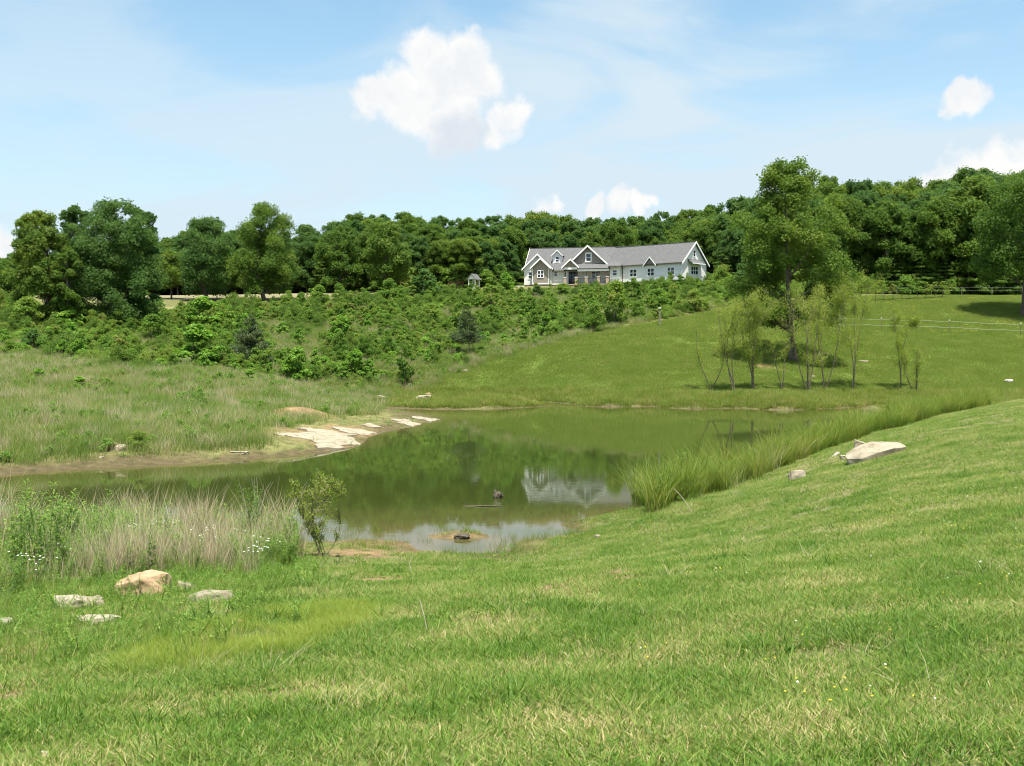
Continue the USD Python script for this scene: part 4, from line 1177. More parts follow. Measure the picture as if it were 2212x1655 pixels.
tp = []
for k in range(6):
    r_ = np.random.default_rng(130 + k)
    tp.append(((lambda q: q)(blades(int(7 + 4 * (k % 3)), .10, .10, .24, .0130, r_, lean=.3, curl=.55, seg=4, tint=(.0, .58), disc=True)), 'lawn_blade'))
r_ = np.random.default_rng(140)
tp.append((blades(12, .25, .12, .3, .005, r_, lean=1.6, curl=.3, seg=2, tint=(.6, 1), disc=True), 'dry_blade'))
protos = [((v, f), M[m], t, False) for (v, f, t), m in tp]
tx, ty = sample(16000, -20, 36, 3, 60, lambda x, y: seen(x, y) & (height(x, y) > .15))
dn = meshkit.fbm(np.stack([tx / 1.6, ty / 1.6, 0 * tx], 1), 3, 66)
near = ty < np.interp(tx, [-30, -12, 0, 5.7, 10.5, 17, 25, 34, 41], [32, 30, 32, 36, 44, 55, 67, 80, 88])
keep = near & (rng.uniform(0, 1, len(tx)) < np.clip((dn - .34) * 3.4, .06, 1) * np.clip(1.15 - ty / 60, .3, 1))
zz = zones(tx, ty, height(tx, ty))
keep &= rng.uniform(0, 1, len(tx)) > zz['dirt'] * .8 + zz['mud'] * .5
tx, ty = tx[keep], ty[keep]
print('tufts', len(tx))
place(tx, ty, rng, protos, 'coarse_grass', 'coarse arching grass tufts standing above the mown lawn', 'grass', .6, 1.15, sink=.01, weights=[.15] * 6 + [.10])

# clover and buttercup heads in the lawn
plain('white_petal', (.80, .80, .76), .6)
plain('yellow_petal', (.80, .62, .03), .5)
def head(r, n, flat, seed):
    m = trimesh.creation.icosphere(1, r)
    m.vertices *= [1, 1, flat]
    m.vertices += [0, 0, n]
    return m
cl = head(.0085, .07, .8, 1); bt = head(.0085, .075, .45, 2)
cx2, cy2 = sample(7000, -2, 24, 4, 40, lambda x, y: seen(x, y) & (x > .12 * y))
dn = meshkit.fbm(np.stack([cx2 / 1.1, cy2 / 1.1, 0 * cx2], 1), 3, 77)
keep = (dn > .56) & (rng.uniform(0, 1, len(cx2)) < .8)
cx2, cy2 = cx2[keep], cy2[keep]
place(cx2, cy2, rng, [((bt.vertices, bt.faces), M['yellow_petal'], None, True), ((cl.vertices, cl.faces), M['white_petal'], None, True)], 'lawn_flowers', 'tiny yellow and white flowers sprinkled in the right-hand lawn', 'flowers', .8, 1.2, weights=[.72, .28])

def rosette(seed):
    r_ = np.random.default_rng(seed)
    n_ = 14
    az = r_.uniform(0, 6.28, n_)
    d = np.stack([np.cos(az), np.sin(az), r_.uniform(.1, .7, n_)], 1)
    L = r_.uniform(.05, .12, n_)[:, None]
    up_ = norm(np.stack([-np.cos(az) * .4, -np.sin(az) * .4, 1 + 0 * az], 1))
    t_ = norm(d - up_ * (d * up_).sum(1, keepdims=True)); s2 = np.cross(up_, t_)
    b_ = r_.normal(0, .05, (n_, 3)) * [1, 1, 0] + [0, 0, .015]
    v = np.stack([b_, b_ + t_ * L * .55 + s2 * L * .24 + up_ * L * .25, b_ + t_ * L + up_ * L * .2, b_ + t_ * L * .55 - s2 * L * .24 + up_ * L * .25], 1).reshape(-1, 3)
    q = np.arange(n_)[:, None] * 4
    return v, np.concatenate([q + [0, 1, 2], q + [0, 2, 3]], 0), np.repeat(r_.uniform(0, 1, n_), 4)


ox, oy = sample(15000, -8, 16, 3, 30, lambda x, y: seen(x, y) & (height(x, y) > .3))
keep = rng.uniform(0, 1, len(ox)) < np.clip((meshkit.fbm(np.stack([ox / 1.1, oy / 1.1, 0 * ox], 1), 3, 83) - .48) * 4, 0, .85)
ox, oy = ox[keep], oy[keep]
place(ox, oy, rng, [(q[:2], M['lawn_blade'], q[2] * .4, False) for q in (rosette(300 + k) for k in range(4))], 'lawn_weeds', 'flat broad-leaved weeds and clover scattered in the lawn', 'weeds', .22, .55)

# pasture buttercup drifts
yb = trimesh.creation.icosphere(1, .045)
yx, yy = sample(1500, 55, 84, 128, 156, lambda x, y: meshkit.fbm(np.stack([x / 5, y / 2.2, 0 * x], 1), 3, 12) > .60)
place(yx, yy, rng, [((yb.vertices * [1, 1, .4] + [0, 0, .14], yb.faces), M['yellow_petal'], None, True)], 'buttercup_drifts', 'drifts of yellow buttercups high in the pasture', 'flowers', .6, 1.2)

# ------------------------------------------------------------------ tall weeds on the near left shore
def stalk_plant(seed, h, n_leaf, leaf, spread=.03):
    r_ = np.random.default_rng(seed)
    vs = []
    for s in range(3):
        a, b = np.array([r_.normal(0, .05), r_.normal(0, .05), 0]), np.array([r_.normal(0, .16), r_.normal(0, .16), h * r_.uniform(.75, 1.05)])
        st_ = tube(bend(a, b, .03, r_, 4), np.linspace(.006, .003, 4), 3)
        vs.append((np.asarray(st_.vertices), np.asarray(st_.faces), np.full(len(st_.vertices), .4)))
        k = r_.uniform(.12, 1, n_leaf)
        pos = a + (b - a) * k[:, None]
        az = r_.uniform(0, 6.28, n_leaf)
        d = np.stack([np.cos(az), np.sin(az), .45 + 0 * az], 1)
        pos = pos + d * leaf * .5
        nr = norm(np.stack([-np.cos(az) * .5, -np.sin(az) * .5, 1 + 0 * az], 1) + r_.normal(0, .3, (n_leaf, 3)))
        t_ = norm(d - nr * (d * nr).sum(1, keepdims=True))
        s_ = np.cross(nr, t_)
        L = (leaf * r_.uniform(.6, 1.2, n_leaf) * (1.15 - .5 * k))[:, None]
        v = np.stack([pos - t_ * L * .5, pos + s_ * L * .14, pos + t_ * L * .5 - nr * L * .2, pos - s_ * L * .14], 1).reshape(-1, 3)
        q = np.arange(n_leaf)[:, None] * 4
        vs.append((v, np.concatenate([q + [0, 1, 3], q + [1, 2, 3]], 0), np.repeat(r_.uniform(0, 1, n_leaf), 4)))
    return join(*vs)


WEEDS = [(-60, 1075), (60, 1095), (190, 1105), (300, 1095), (420, 1090), (540, 1100), (640, 1150), (640, 1225), (560, 1240), (420, 1245), (330, 1250), (200, 1262), (60, 1290), (-60, 1310)]
dryp = [(blades(26, .2, .45, 1.45, .0105, np.random.default_rng(200 + k), lean=.2, curl=.2, seg=3, tint=(.0, 1), disc=True), 'dry_blade') for k in range(4)]
grn = [(blades(40, .22, .4, 1.15, .013, np.random.default_rng(210 + k), lean=.2, curl=.3, seg=3, tint=(.05, .7), disc=True), 'reed_blade') for k in range(3)]
stk = [(stalk_plant(220 + k, 1.15, 46, .15), 'weed_leaf') for k in range(4)]
protos = [((v, f), M[m], t, False) for (v, f, t), m in dryp + grn + stk]
wx_, wy_ = sample(26000, -19, -3, 15.5, 31.5, in_px(WEEDS))
dn = meshkit.fbm(np.stack([wx_ / 1.7, wy_ / 1.7, 0 * wx_], 1), 3, 31)
pp = proj(np.stack([wx_, wy_, height(wx_, wy_)], 1))
dmid = np.exp(-((pp[:, 0] - 380) / 230) ** 2)
idx = np.where(rng.uniform(0, 1, len(wx_)) < np.clip((dn - .42) * 2.5 - .10 + .34 * dmid - .25 * (pp[:, 0] < 230), .05, .8), rng.integers(0, 4, len(wx_)), np.where(rng.uniform(0, 1, len(wx_)) < .38, rng.integers(4, 7, len(wx_)), rng.integers(7, 11, len(wx_))))
keep = rng.uniform(0, 1, len(wx_)) < .24 * np.clip((meshkit.fbm(np.stack([wx_ / .9, wy_ / .9, 0 * wx_], 1), 3, 39) - .25) * 3.4, .15, 1.2)
wx_, wy_, idx = wx_[keep], wy_[keep], idx[keep]
z = height(wx_, wy_)
s = (.45 + .95 * meshkit.fbm(np.stack([wx_ / 1.2, wy_ / 1.2, 0 * wx_], 1), 3, 36)) * rng.uniform(.55, 1.2, len(wx_)) * np.interp(proj(np.stack([wx_, wy_, z], 1))[:, 1], [1100, 1200, 1300], [1.15, 1.0, .5]) * np.where(idx < 4, 1.15, .85)
print('weeds', len(wx_))
scatter('shore_weeds', 'tall dry stems and green weeds crowding the near left shore', 'weeds', protos, np.stack([wx_, wy_, z - .03], 1), quats(np.tile([0, 0, 1.0], (len(z), 1)), rng.uniform(0, 6.28, len(z))), np.stack([s, s, s], 1), idx)
# leafy lower weeds around the stones and along the near shore
sx_, sy_ = sample(14000, -13, 5, 9, 32, lambda x, y: in_poly([(-60, 1290), (200, 1260), (420, 1240), (700, 1225), (700, 1290), (560, 1330), (470, 1420), (200, 1440), (-60, 1440)], proj(np.stack([x, y, height(x, y)], 1))))
keep = rng.uniform(0, 1, len(sx_)) < .33
sx_, sy_ = sx_[keep], sy_[keep]
zz = zones(sx_, sy_, height(sx_, sy_))
keep = rng.uniform(0, 1, len(sx_)) > zz['dirt'] * .8
sx_, sy_ = sx_[keep], sy_[keep]
low = [(stalk_plant(240 + k, .34, 26, .07), 'weed_leaf') for k in range(3)] + [(blades(50, .16, .12, .4, .006, np.random.default_rng(250 + k), lean=.2, curl=.35, seg=2, tint=(.1, .75), disc=True), 'lawn_blade') for k in range(3)]
place(sx_, sy_, rng, [((v, f), M[m], t, False) for (v, f, t), m in low], 'low_weeds', 'low leafy weeds and fine grass around the stones', 'weeds', .55, 1.2, sink=.01)

mx2, my2 = sample(26000, -32, 60, 26, 108, lambda x, y: (height(x, y) > .05) & (height(x, y) < .75))
keep = rng.uniform(0, 1, len(mx2)) < np.clip((meshkit.fbm(np.stack([mx2 / 1.1, my2 / .9, 0 * mx2], 1), 3, 57) - .34) * 2.4, .04, .62)
mx2, my2 = mx2[keep], my2[keep]
mzz = zones(mx2, my2, height(mx2, my2))
keep = rng.uniform(0, 1, len(mx2)) > mzz['dirt']
mx2, my2 = mx2[keep], my2[keep]
mp_ = [(blades(34, .3, .05, .22, .012, np.random.default_rng(255 + k), lean=.3, curl=.4, seg=2, tint=(.1, 1), disc=True), 'meadow_blade') for k in range(3)] + [(stalk_plant(258, .2, 22, .08), 'weed_leaf')]
place(mx2, my2, rng, [((v, f), M[m], t, False) for (v, f, t), m in mp_], 'mud_plants', 'sparse low plants greening the muddy rim of the pond', 'weeds', .6, 1.3, sink=.01)

# white daisies
def daisy(seed):
    r_ = np.random.default_rng(seed)
    parts, heads = [], []
    for _ in range(7):
        b = np.array([r_.normal(0, .13), r_.normal(0, .13), r_.uniform(.55, .85)])
        parts.append(tube(bend((0, 0, 0), b, .05, r_, 3), np.full(3, .003), 3))
        h_ = trimesh.creation.cylinder(.017, .006, sections=7); h_.apply_translation(b)
        heads.append(h_)
    return trimesh.util.concatenate(parts), trimesh.util.concatenate(heads)


DZ = []
for k in range(3):
    p = kind_of(f'daisy_kind_{k}')
    a, b = daisy(k)
    add('stems', a, M['weed_leaf'], p, False, np.full(len(a.vertices), .5)); tag(add('flower_heads', b, M['white_petal'], p), kind='stuff')
    DZ.append(p)
for px, py in ((262, 1190), (280, 1198), (300, 1185), (335, 1185), (348, 1180), (370, 1188), (385, 1176), (455, 1200), (475, 1196), (440, 1206), (560, 1235), (570, 1228), (545, 1243), (425, 1150), (398, 1152), (620, 1170), (140, 1220), (85, 1265), (52, 1260), (330, 1168), (515, 1185)):
    g_ = G(px, py + 22)
    thing('white_daisy', 'white daisy plant flowering among the shore weeds', 'flower', g_, rng.uniform(0, 360), (1, 1, rng.uniform(.8, 1.1)), 'daisies among the shore weeds', ref=DZ[rng.integers(3)])

# ------------------------------------------------------------------ reeds on the right-hand shore
rp_ = [(blades(95, .34, .7, 1.7, .024, np.random.default_rng(270 + k), lean=.12, curl=.36, seg=4, tint=(.05, .8), disc=True), 'reed_blade') for k in range(5)]
rp_.append((blades(30, .3, .5, 1.4, .008, np.random.default_rng(280), lean=.3, curl=.2, seg=3, tint=(.0, 1), disc=True), 'dry_blade'))
rp_ += [(stalk_plant(285 + k, 1.3, 60, .16), 'weed_leaf') for k in range(2)]
protos = [((v, f), M[m], t, False) for (v, f, t), m in rp_]
SXY = np.array([(4.9, 34.2), (7.3, 39), (10.5, 45), (16.3, 55.5), (24, 68), (33, 81), (40, 89)])
def shore_band(x, y):
    yy = np.interp(x, SXY[:, 0], SXY[:, 1])
    d = (yy - y)
    return (d > np.where(x < 8.2, -3.2, -2.2)) & (d < np.interp(x, [5, 9, 16, 40], [1.6, 3.6, 4.5, 5])) & (x > 4.7) & (x < 40.5)
rx, ry = sample(9000, 4, 41, 31, 91, shore_band)
keep = rng.uniform(0, 1, len(rx)) < np.clip((meshkit.fbm(np.stack([rx / 1.5, ry / 1.5, 0 * rx], 1), 2, 4) - .34) * 3.6, .12, 1)
keep |= (rx < 8.2) & (rng.uniform(0, 1, len(rx)) < .75)
rx, ry = rx[keep], ry[keep]
print('reeds', len(rx))
sc = np.interp(rx, [5, 8, 9.5, 14, 24, 40], [1.5, 1.4, 1.2, 1.1, 1.15, 1.3])
z = height(rx, ry)
s = rng.uniform(.6, 1.1, len(rx)) * sc * (.35 + 1.1 * meshkit.fbm(np.stack([rx / 1.5, ry / 1.5, 0 * rx], 1), 2, 4))
scatter('reed_bed', 'band of tall yellow-green reeds along the right shore of the pond', 'reeds', protos, np.stack([rx, ry, np.maximum(z, -.3) - .05], 1), quats(np.tile([0, 0, 1.0], (len(z), 1)), rng.uniform(0, 6.28, len(z))), np.stack([s, s, s], 1), rng.choice(8, len(rx), p=[.155] * 5 + [.085, .07, .07]))
# sparse sedges in the shallows
qx, qy = sample(4000, -9, 7, 27.5, 36, lambda x, y: (height(x, y) < .22) & (height(x, y) > -.32))
keep = rng.uniform(0, 1, len(qx)) < np.clip((meshkit.fbm(np.stack([qx / 1.3, qy / .9, 0 * qx], 1), 3, 44) - .42) * 2.6, .03, .6)
qx, qy = qx[keep], qy[keep]
qz = height(qx, qy)
sp_ = [(blades(16, .13, .12, .42, .006, np.random.default_rng(290 + k), lean=.2, curl=.3, seg=2, tint=(.1, .8), disc=True), 'reed_blade') for k in range(3)]
scatter('shallows_sedge', 'sparse green sedge standing in the shallow near water', 'sedge', [((v, f), M[m], t, False) for (v, f, t), m in sp_], np.stack([qx, qy, qz], 1), quats(np.tile([0, 0, 1.0], (len(qx), 1)), rng.uniform(0, 6.28, len(qx))), np.ones((len(qx), 3)) * rng.uniform(.6, 1.2, (len(qx), 1)), rng.integers(0, 3, len(qx)))

# ------------------------------------------------------------------ willow saplings on the far shore and the near shrub
def make_willow(parent, seed, H, stems, spread, n_leaf, leaf=.17, r0=.06, leafy=.35, side=1.0):
    rng_ = np.random.default_rng(seed)
    wood, pos, tone = [], [], []
    for s_ in range(stems):
        a = np.array([rng_.normal(0, .10), rng_.normal(0, .10), -.15])
        ang = rng_.uniform(0, 6.28)
        off = spread * (s_ - (stems - 1) / 2) / max(1, stems - 1) * 2 * side
        h_ = H * rng_.uniform(.72, 1.0)
        b = np.array([off + rng_.normal(0, .15), rng_.normal(0, .5), h_])
        st_ = bend(a, b, 0, rng_, 9)
        st_[:, 0] += np.sin(np.linspace(0, 3.1, 9)) * rng_.normal(0, .16) + np.sin(np.linspace(0, 7, 9)) * .05
        wood.append(tube(st_, np.linspace(r0, r0 * .28, 9), 6))
        for _ in range(13):
            k = (1 - (1 - leafy * .8) * rng_.uniform(0, 1) ** 1.6) * 8
            o = np.array([np.interp(k, np.arange(9), st_[:, i]) for i in range(3)])
            d = norm(np.array([rng_.normal(), rng_.normal(), rng_.uniform(.5, 1.6)])) * H * rng_.uniform(.08, .2)
            br = bend(o, o + d, .05, rng_, 4)
            wood.append(tube(br, np.linspace(.02, .008, 4), 4))
            m_ = int(n_leaf // (stems * 13))
            u = rng_.uniform(.2, 1.1, m_)
            pos.append(o + d * u[:, None] + rng_.normal(0, H * .022, (m_, 3)) - np.array([0, 0, 1]) * rng_.uniform(0, H * .03, m_)[:, None])
    pos = np.vstack(pos)
    add('stems', wood, M['willow_bark'], parent, 60)
    nr = norm(rng_.normal(size=pos.shape) + np.array([0, 0, .3]))
    v, f = leaf_cards(pos, nr, leaf, leaf * .26, rng_)
    add('leaves', (v, f), M['willow_leaf'], parent, False, np.repeat(rng_.uniform(0, 1, len(pos)), 4))


S_ = 1 / 1.0344
WIL = [  # base x, y, top y, width, stems, label (source pixels of the 2288 picture)
    (1586, 872, 735, 60, 2, 700, 'thin bare leaning willow, leftmost of the row on the far shore'),
    (1642, 876, 688, 60, 3, 1800, 'willow with two dark stems forking at the foot, second from the left'),
    (1683, 870, 700, 70, 5, 2600, 'willow clump with several stems fanning out from one foot'),
    (1746, 872, 770, 40, 2, 350, 'short sparse willow with thin bare stems in the oak shade'),
    (1807, 879, 690, 50, 4, 1900, 'willow with slender stems leaning left, directly right of the oak trunk'),
    (1846, 870, 690, 60, 3, 1500, 'pale-barked willow with a grey stem right of the oak'),
    (1905, 872, 676, 74, 3, 2700, 'tallest leafy willow with two dark stems parting in a V'),
    (2012, 871, 735, 46, 2, 1900, 'single small leafy willow standing apart on the right'),
    (2043, 876, 795, 34, 3, 700, 'low twiggy willow bush at the right end of the row'),
]
for k, (bx_, by_, ty_, wp, ns, nl, lab) in enumerate(WIL):
    p = G(bx_ * S_, by_ * S_)
    Y = p[1]
    H = (by_ - ty_) * S_ / FPX * Y * 1.30
    t = thing('willow_sapling', lab, 'willow', p)
    make_willow(t, 610 + k, H, ns, wp * S_ / 2 / FPX * Y, nl * 3.2, .19, r0=.062)
p = G(692, 1203)
t = thing('willow_shrub', 'young feathery willow shrub by the near shore beside the dry weeds', 'willow', p)
make_willow(t, 643, 2.0, 7, .6, 4200, .075, r0=.009, leafy=.3)
# leafy tall weeds that stand out
for px, py, top, lab, sd in ((545, 1185, 1050, 'tall leafy dark green weed below a dry branch', 1), (120, 1240, 1065, 'bushy yellow-green weed on the left shore', 2), (45, 1250, 1040, 'tall dark green weed stalk at the left picture edge', 3), (650, 1345, 1285, 'small dark upright weed right of the stones', 4), (160, 1200, 1060, 'leafy green weed bush in the left shore thicket', 5)):
    p = G(px, py)
    h_ = (py - top) / FPX * p[1]
    v, f, t_ = join(*[(lambda q: (q[0] + np.random.default_rng(sd * 10 + j).normal(0, .09, 3) * [1, 1, 0] * (h_ / 1.2), q[1], q[2]))(stalk_plant(700 + sd * 10 + j, h_, 60, .15 * min(1, h_))) for j in range(4 if sd != 4 else 2)])
    m = add('leafy_weed', (v + p, f), M['weed_leaf'], None, False, t_)
    tag(m, lab, 'weed')
# dead stems
plain('dead_wood', (.36, .31, .25), .9, .25, .004, 9)
p = G(548, 1150)
r_ = np.random.default_rng(3)
parts = []
for k in range(9):
    b = np.array([r_.uniform(-.45, .75), r_.normal(0, .2), r_.uniform(1.3, 2.0)])
    parts.append(tube(bend((r_.normal(0, .05), 0, .2), b, .04, r_, 5), np.linspace(.011, .004, 5), 5))
tag(add('dry_branch', [m.apply_translation(p) or m for m in parts], M['dead_wood'], None, 60), 'bare dry branching stems sticking up above the shore weeds', 'branch')
for px, py, dx, top, lab in ((1495, 1105, -40, 1055, 'bleached dead stick leaning in the grass below the reeds'), (1428, 1085, -22, 1005, 'thin dead stalk at the near end of the reed bed'), (890, 1240, 4, 1196, 'single pale dry stalk standing in the near grass'), (925, 1370, -20, 1300, 'dark dry stalk leaning in the near grass')):
    p = G(px, py)
    Y = p[1]
    e = p + np.array([dx / FPX * Y, .1, (py - top) / FPX * Y])
    tag(add('dry_stalk', tube(bend(p - [0, 0, .05], e, .03, r_, 5), np.linspace(.012, .006, 5) * Y / 35 + .002, 5), M['dead_wood'], None, 60), lab, 'stalk')

# ------------------------------------------------------------------ rocks
def rock_mat(name, c1, c2, c3):
    return mat(name, {'g': ('geometry', {}), 'n': ('noise_texture', {'scale': 2.4, 'detail': 9.0, 'roughness': .75}), 'n2': ('noise_texture', {'scale': 22.0, 'detail': 5.0, 'roughness': .7}),
                      'r': ('rgb_ramp', {'ramp': [(.28, c1), (.5, c2), (.72, c3)]}), 'b': ('bump', {'strength': .8, 'distance': .02}), 'p': ('principled_bsdf', {'roughness': .88, 'specular_ior_level': .25})},
               [('g.position', 'n.vector'), ('g.position', 'n2.vector'), ('n.fac', 'r.fac'), ('r.color', 'p.base_color'), ('n2.fac', 'b.height'), ('b.normal', 'p.normal')])


rock_mat('orange_rock', (.17, .125, .085), (.33, .225, .13), (.42, .325, .21))
rock_mat('pale_rock', (.125, .105, .070), (.27, .235, .165), (.36, .32, .245))
rock_mat('grey_rock', (.25, .21, .18), (.38, .33, .28), (.48, .43, .37))


def rock(seed, sx, sy, sz, cuts=9, rough=.075, box=.72):
    """A broken block: the hull of a few points, its faces finely roughened, its foot below the ground."""
    r_ = np.random.default_rng(seed)
    p = norm(r_.normal(size=(24, 3)))
    p = np.sign(p) * np.abs(p) ** box
    p = p / np.abs(p).max(0)
    p[:, 2] = p[:, 2] * .5 + .5
    p[:, 2] = np.where(p[:, 2] < .5, p[:, 2] * 1.6 - .8, p[:, 2])
    m = trimesh.convex.convex_hull(p).subdivide_to_size(.11)
    m.merge_vertices()
    v = np.array(m.vertices)
    v = v + np.array(m.vertex_normals) * ((meshkit.fbm(v * 2.2 + seed, 5, seed) - .5) * rough * 4)[:, None]
    return v * [sx / 2, sy / 2, sz], np.asarray(m.faces)


ROCKS = [  # D pixel x, y (foot), width px, height px, depth ratio, material, tilt, label
    (302, 1288, 118, 42, .75, 'orange_rock', 8, 'large orange tan boulder by the near shore weeds, biggest of the stones'),
    (160, 1318, 120, 22, .5, 'pale_rock', -6, 'low whitish stone stretched out left of the orange boulder'),
    (200, 1311, 34, 20, .8, 'pale_rock', 0, 'small round white stone touching the orange boulder at its left'),
    (204, 1349, 108, 13, .45, 'pale_rock', 0, 'flat pale stone below the whitish one, half sunk in grass'),
    (398, 1278, 44, 20, .7, 'pale_rock', -12, 'small pale stone right behind the orange boulder'),
    (456, 1304, 104, 24, .55, 'pale_rock', 4, 'flat knobbly tan stone right of the orange boulder'),
    (506, 1354, 34, 11, .7, 'orange_rock', 0, 'small orange stone in the grass right of the others'),
    (4, 1356, 40, 18, .8, 'grey_rock', 0, 'grey white stone cut off by the left picture edge'),
    (95, 1640, 24, 13, .7, 'grey_rock', 0, 'small grey stone in bare soil at the bottom left'),
    (162, 1634, 16, 8, .8, 'orange_rock', 0, 'tiny yellowish stone in bare soil at the bottom left'),
    (1900, 989, 130, 24, .6, 'pale_rock', 3, 'big flat slab boulder on the grassy dam slope'),
    (1862, 968, 36, 12, .6, 'pale_rock', -18, 'narrow tan stone behind the big slab boulder'),
    (1805, 985, 22, 8, .8, 'grey_rock', 0, 'little grey stone left of the big slab boulder'),
    (1824, 992, 16, 7, .8, 'pale_rock', 0, 'pale pebble between the little grey stone and the slab'),
    (1725, 1035, 38, 17, .7, 'pale_rock', 10, 'squarish pale rock at the foot of the reeds'),
    (1290, 1163, 14, 7, .7, 'pale_rock', 0, 'small pale stone in the near grass right of the pools'),
    (915, 866, 36, 11, .7, 'pale_rock', 8, 'light boulder at the head of the inlet on the far shore'),
    (925, 858, 14, 8, .8, 'orange_rock', 0, 'small tan stone perched behind the far inlet boulder'),
    (824, 864, 22, 8, .5, 'grey_rock', -10, 'grey stone at the far shore left of the inlet boulder'),
    (259, 974, 24, 12, .8, 'pale_rock', 0, 'whitish squared stone on the left muddy bank'),
    (238, 968, 26, 12, .8, 'orange_rock', 0, 'tan stone tucked behind the whitish one on the left bank'),
    (12, 988, 22, 7, .7, 'pale_rock', 0, 'pale stone on the mud at the left picture edge'),
    (515, 980, 40, 3.5, .5, 'pale_rock', 0, 'thin flat stone lying on the mud left of the pale slabs'),
    (218, 990, 12, 4, .7, 'pale_rock', 0, 'tiny white stone on the mud below the squared stone'),
    (48, 991, 10, 4, .7, 'pale_rock', 0, 'little white pebble near the left edge of the mud'),
    (1004, 803, 16, 4, .6, 'pale_rock', 0, 'lone pale stone lying in the mown pasture'),
    (1778, 766, 26, 4, .6, 'pale_rock', 0, 'long white stone in the pasture right of the oak trunk'),
    (1866, 783, 24, 4, .6, 'pale_rock', 0, 'flat pale stone in the pasture behind the tallest willow'),
    (1756, 816, 10, 4, .6, 'pale_rock', 0, 'small white stone below the oak shade'),
    (2182, 827, 22, 6, .6, 'grey_rock', 0, 'dark stone in the pasture near the right picture edge'),
    (1008, 863, 9, 4, .7, 'orange_rock', 0, 'pebble on the far bank right of the inlet boulder'),
    (1135, 866, 9, 4, .7, 'pale_rock', 0, 'white stone on the far bank below the house end'),
    (1224, 864, 9, 4, .7, 'pale_rock', 0, 'white stone on the far bank at mid picture'),
    (1240, 860, 10, 4, .7, 'orange_rock', 0, 'tan stone beside the white one on the far bank'),
    (1435, 871, 10, 4, .7, 'orange_rock', 0, 'tan stone at the far waterline left of the willows'),
    (1548, 872, 11, 4.5, .7, 'pale_rock', 0, 'white stone at the far waterline below the second willow'),
    (1605, 872, 10, 4, .7, 'pale_rock', 0, 'light stone at the far waterline below the fanned willow'),
    (1635, 872, 9, 4, .7, 'pale_rock', 0, 'light stone at the far waterline just right of the fanned willow'),
    (1500, 873, 9, 4, .7, 'orange_rock', 0, 'brownish stone at the far waterline below the leftmost willow'),
    (1770, 876, 10, 4, .7, 'pale_rock', 0, 'pale stone at the far waterline below the pale-barked willow'),
]
for k, (px, py, wp, hp, dr, mt, tl, lab) in enumerate(ROCKS):
    p = G(px, py)
    Y = p[1]
    w_, h_ = wp / FPX * Y, hp / FPX * Y
    v, f = rock(900 + k, w_, w_ * dr, h_ * 1.15, box=.42 if 'slab' in lab else .72)
    if 'slab' in lab and 'boulder' in lab and 'big flat' in lab:
        p0 = np.array([(-.50, -.15, .02), (-.46, .3, .3), (-.30, -.42, .05), (-.26, -.30, .45), (-.05, -.5, .42), (.22, -.46, .62), (.46, -.3, .66), (.5, .25, .72), (.2, .5, .95), (-.15, .45, .8), (.05, .05, 1.0), (.35, .0, .92), (-.3, .1, .62)])
        m_ = trimesh.convex.convex_hull(np.vstack([p0, p0 * [.9, .9, 0] - [0, 0, .8]]) * [w_, w_ * .5, h_ * 1.35]).subdivide_to_size(.16)
        m_.merge_vertices()
        v, f = np.array(m_.vertices), np.asarray(m_.faces)
        v = v + np.array(m_.vertex_normals) * ((meshkit.fbm(v * 2.5, 5, 3) - .5) * .16)[:, None]
    a_ = math.radians(tl)
    v = v @ np.array([[math.cos(a_), 0, -math.sin(a_)], [0, 1, 0], [math.sin(a_), 0, math.cos(a_)]]).T
    v = v + p + [0, w_ * dr * .3, -h_ * .06]
    tag(add('rock', (v, f), M[mt], None, 35), lab, 'rock')

SLABS = [  # outlines in source pixels: flat pale bedrock slabs on the left bank
    ([(623, 970), (640, 972), (700, 985), (745, 996), (775, 994), (795, 988), (770, 979), (720, 972), (670, 970)], 'longest pale bedrock slab sloping into the water, nearest one'),
    ([(678, 960), (700, 959), (745, 966), (790, 975), (760, 978), (722, 971), (690, 965)], 'second pale bedrock slab just behind the longest one'),
    ([(743, 957), (760, 956), (800, 962), (832, 969), (800, 972), (765, 965)], 'third pale slab reaching the water right of the others'),
    ([(816, 952), (828, 950), (840, 953), (830, 956)], 'small pale slab higher on the bank behind the three large ones'),
    ([(712, 997), (735, 995), (757, 1001), (740, 1005), (716, 1003)], 'small pale slab at the waterline in front of the longest slab'),
    ([(884, 941), (900, 938), (912, 941), (900, 943)], 'narrow upper slab on the point, left one'),
    ([(890, 946), (912, 945), (937, 950), (915, 952)], 'narrow upper slab on the point, lowest one'),
    ([(920, 934), (940, 934), (978, 940), (960, 942), (935, 938)], 'narrow slab at the tip of the point'),
]
for k, (poly, lab) in enumerate(SLABS):
    ring = np.array([G(x * S_, y * S_) for x, y in poly])
    pg = Polygon(ring[:, :2]).buffer(.25, join_style=1).segmentize(.22)
    e_ = np.array(pg.exterior.coords)[:-1]
    e_ = e_ + (np.stack([meshkit.fbm(np.stack([e_[:, 0] * 1.5, e_[:, 1] * 1.5, 0 * e_[:, 0] + 9 * j], 1), 3, 5 + j) for j in (0, 1)], 1) - .5) * .9
    pg = Polygon(e_).buffer(0)
    pg = max(getattr(pg, 'geoms', [pg]), key=lambda g_: g_.area)
    m = trimesh.creation.extrude_polygon(pg, 1.0)
    m = m.subdivide_to_size(.45)
    v = np.array(m.vertices)
    top = v[:, 2] > .5
    zr = height(v[:, 0], v[:, 1])
    n_ = meshkit.fbm(np.stack([v[:, 0] * 1.2, v[:, 1] * 1.2, 0 * zr], 1), 3, 70 + k) - .5
    v[:, 2] = np.where(top, zr + .07 + n_ * .20, zr - .3 + v[:, 2] * .35)
    tag(add('stone_slab', (v, m.faces), M['pale_rock'], None, 30), lab, 'stone slab')

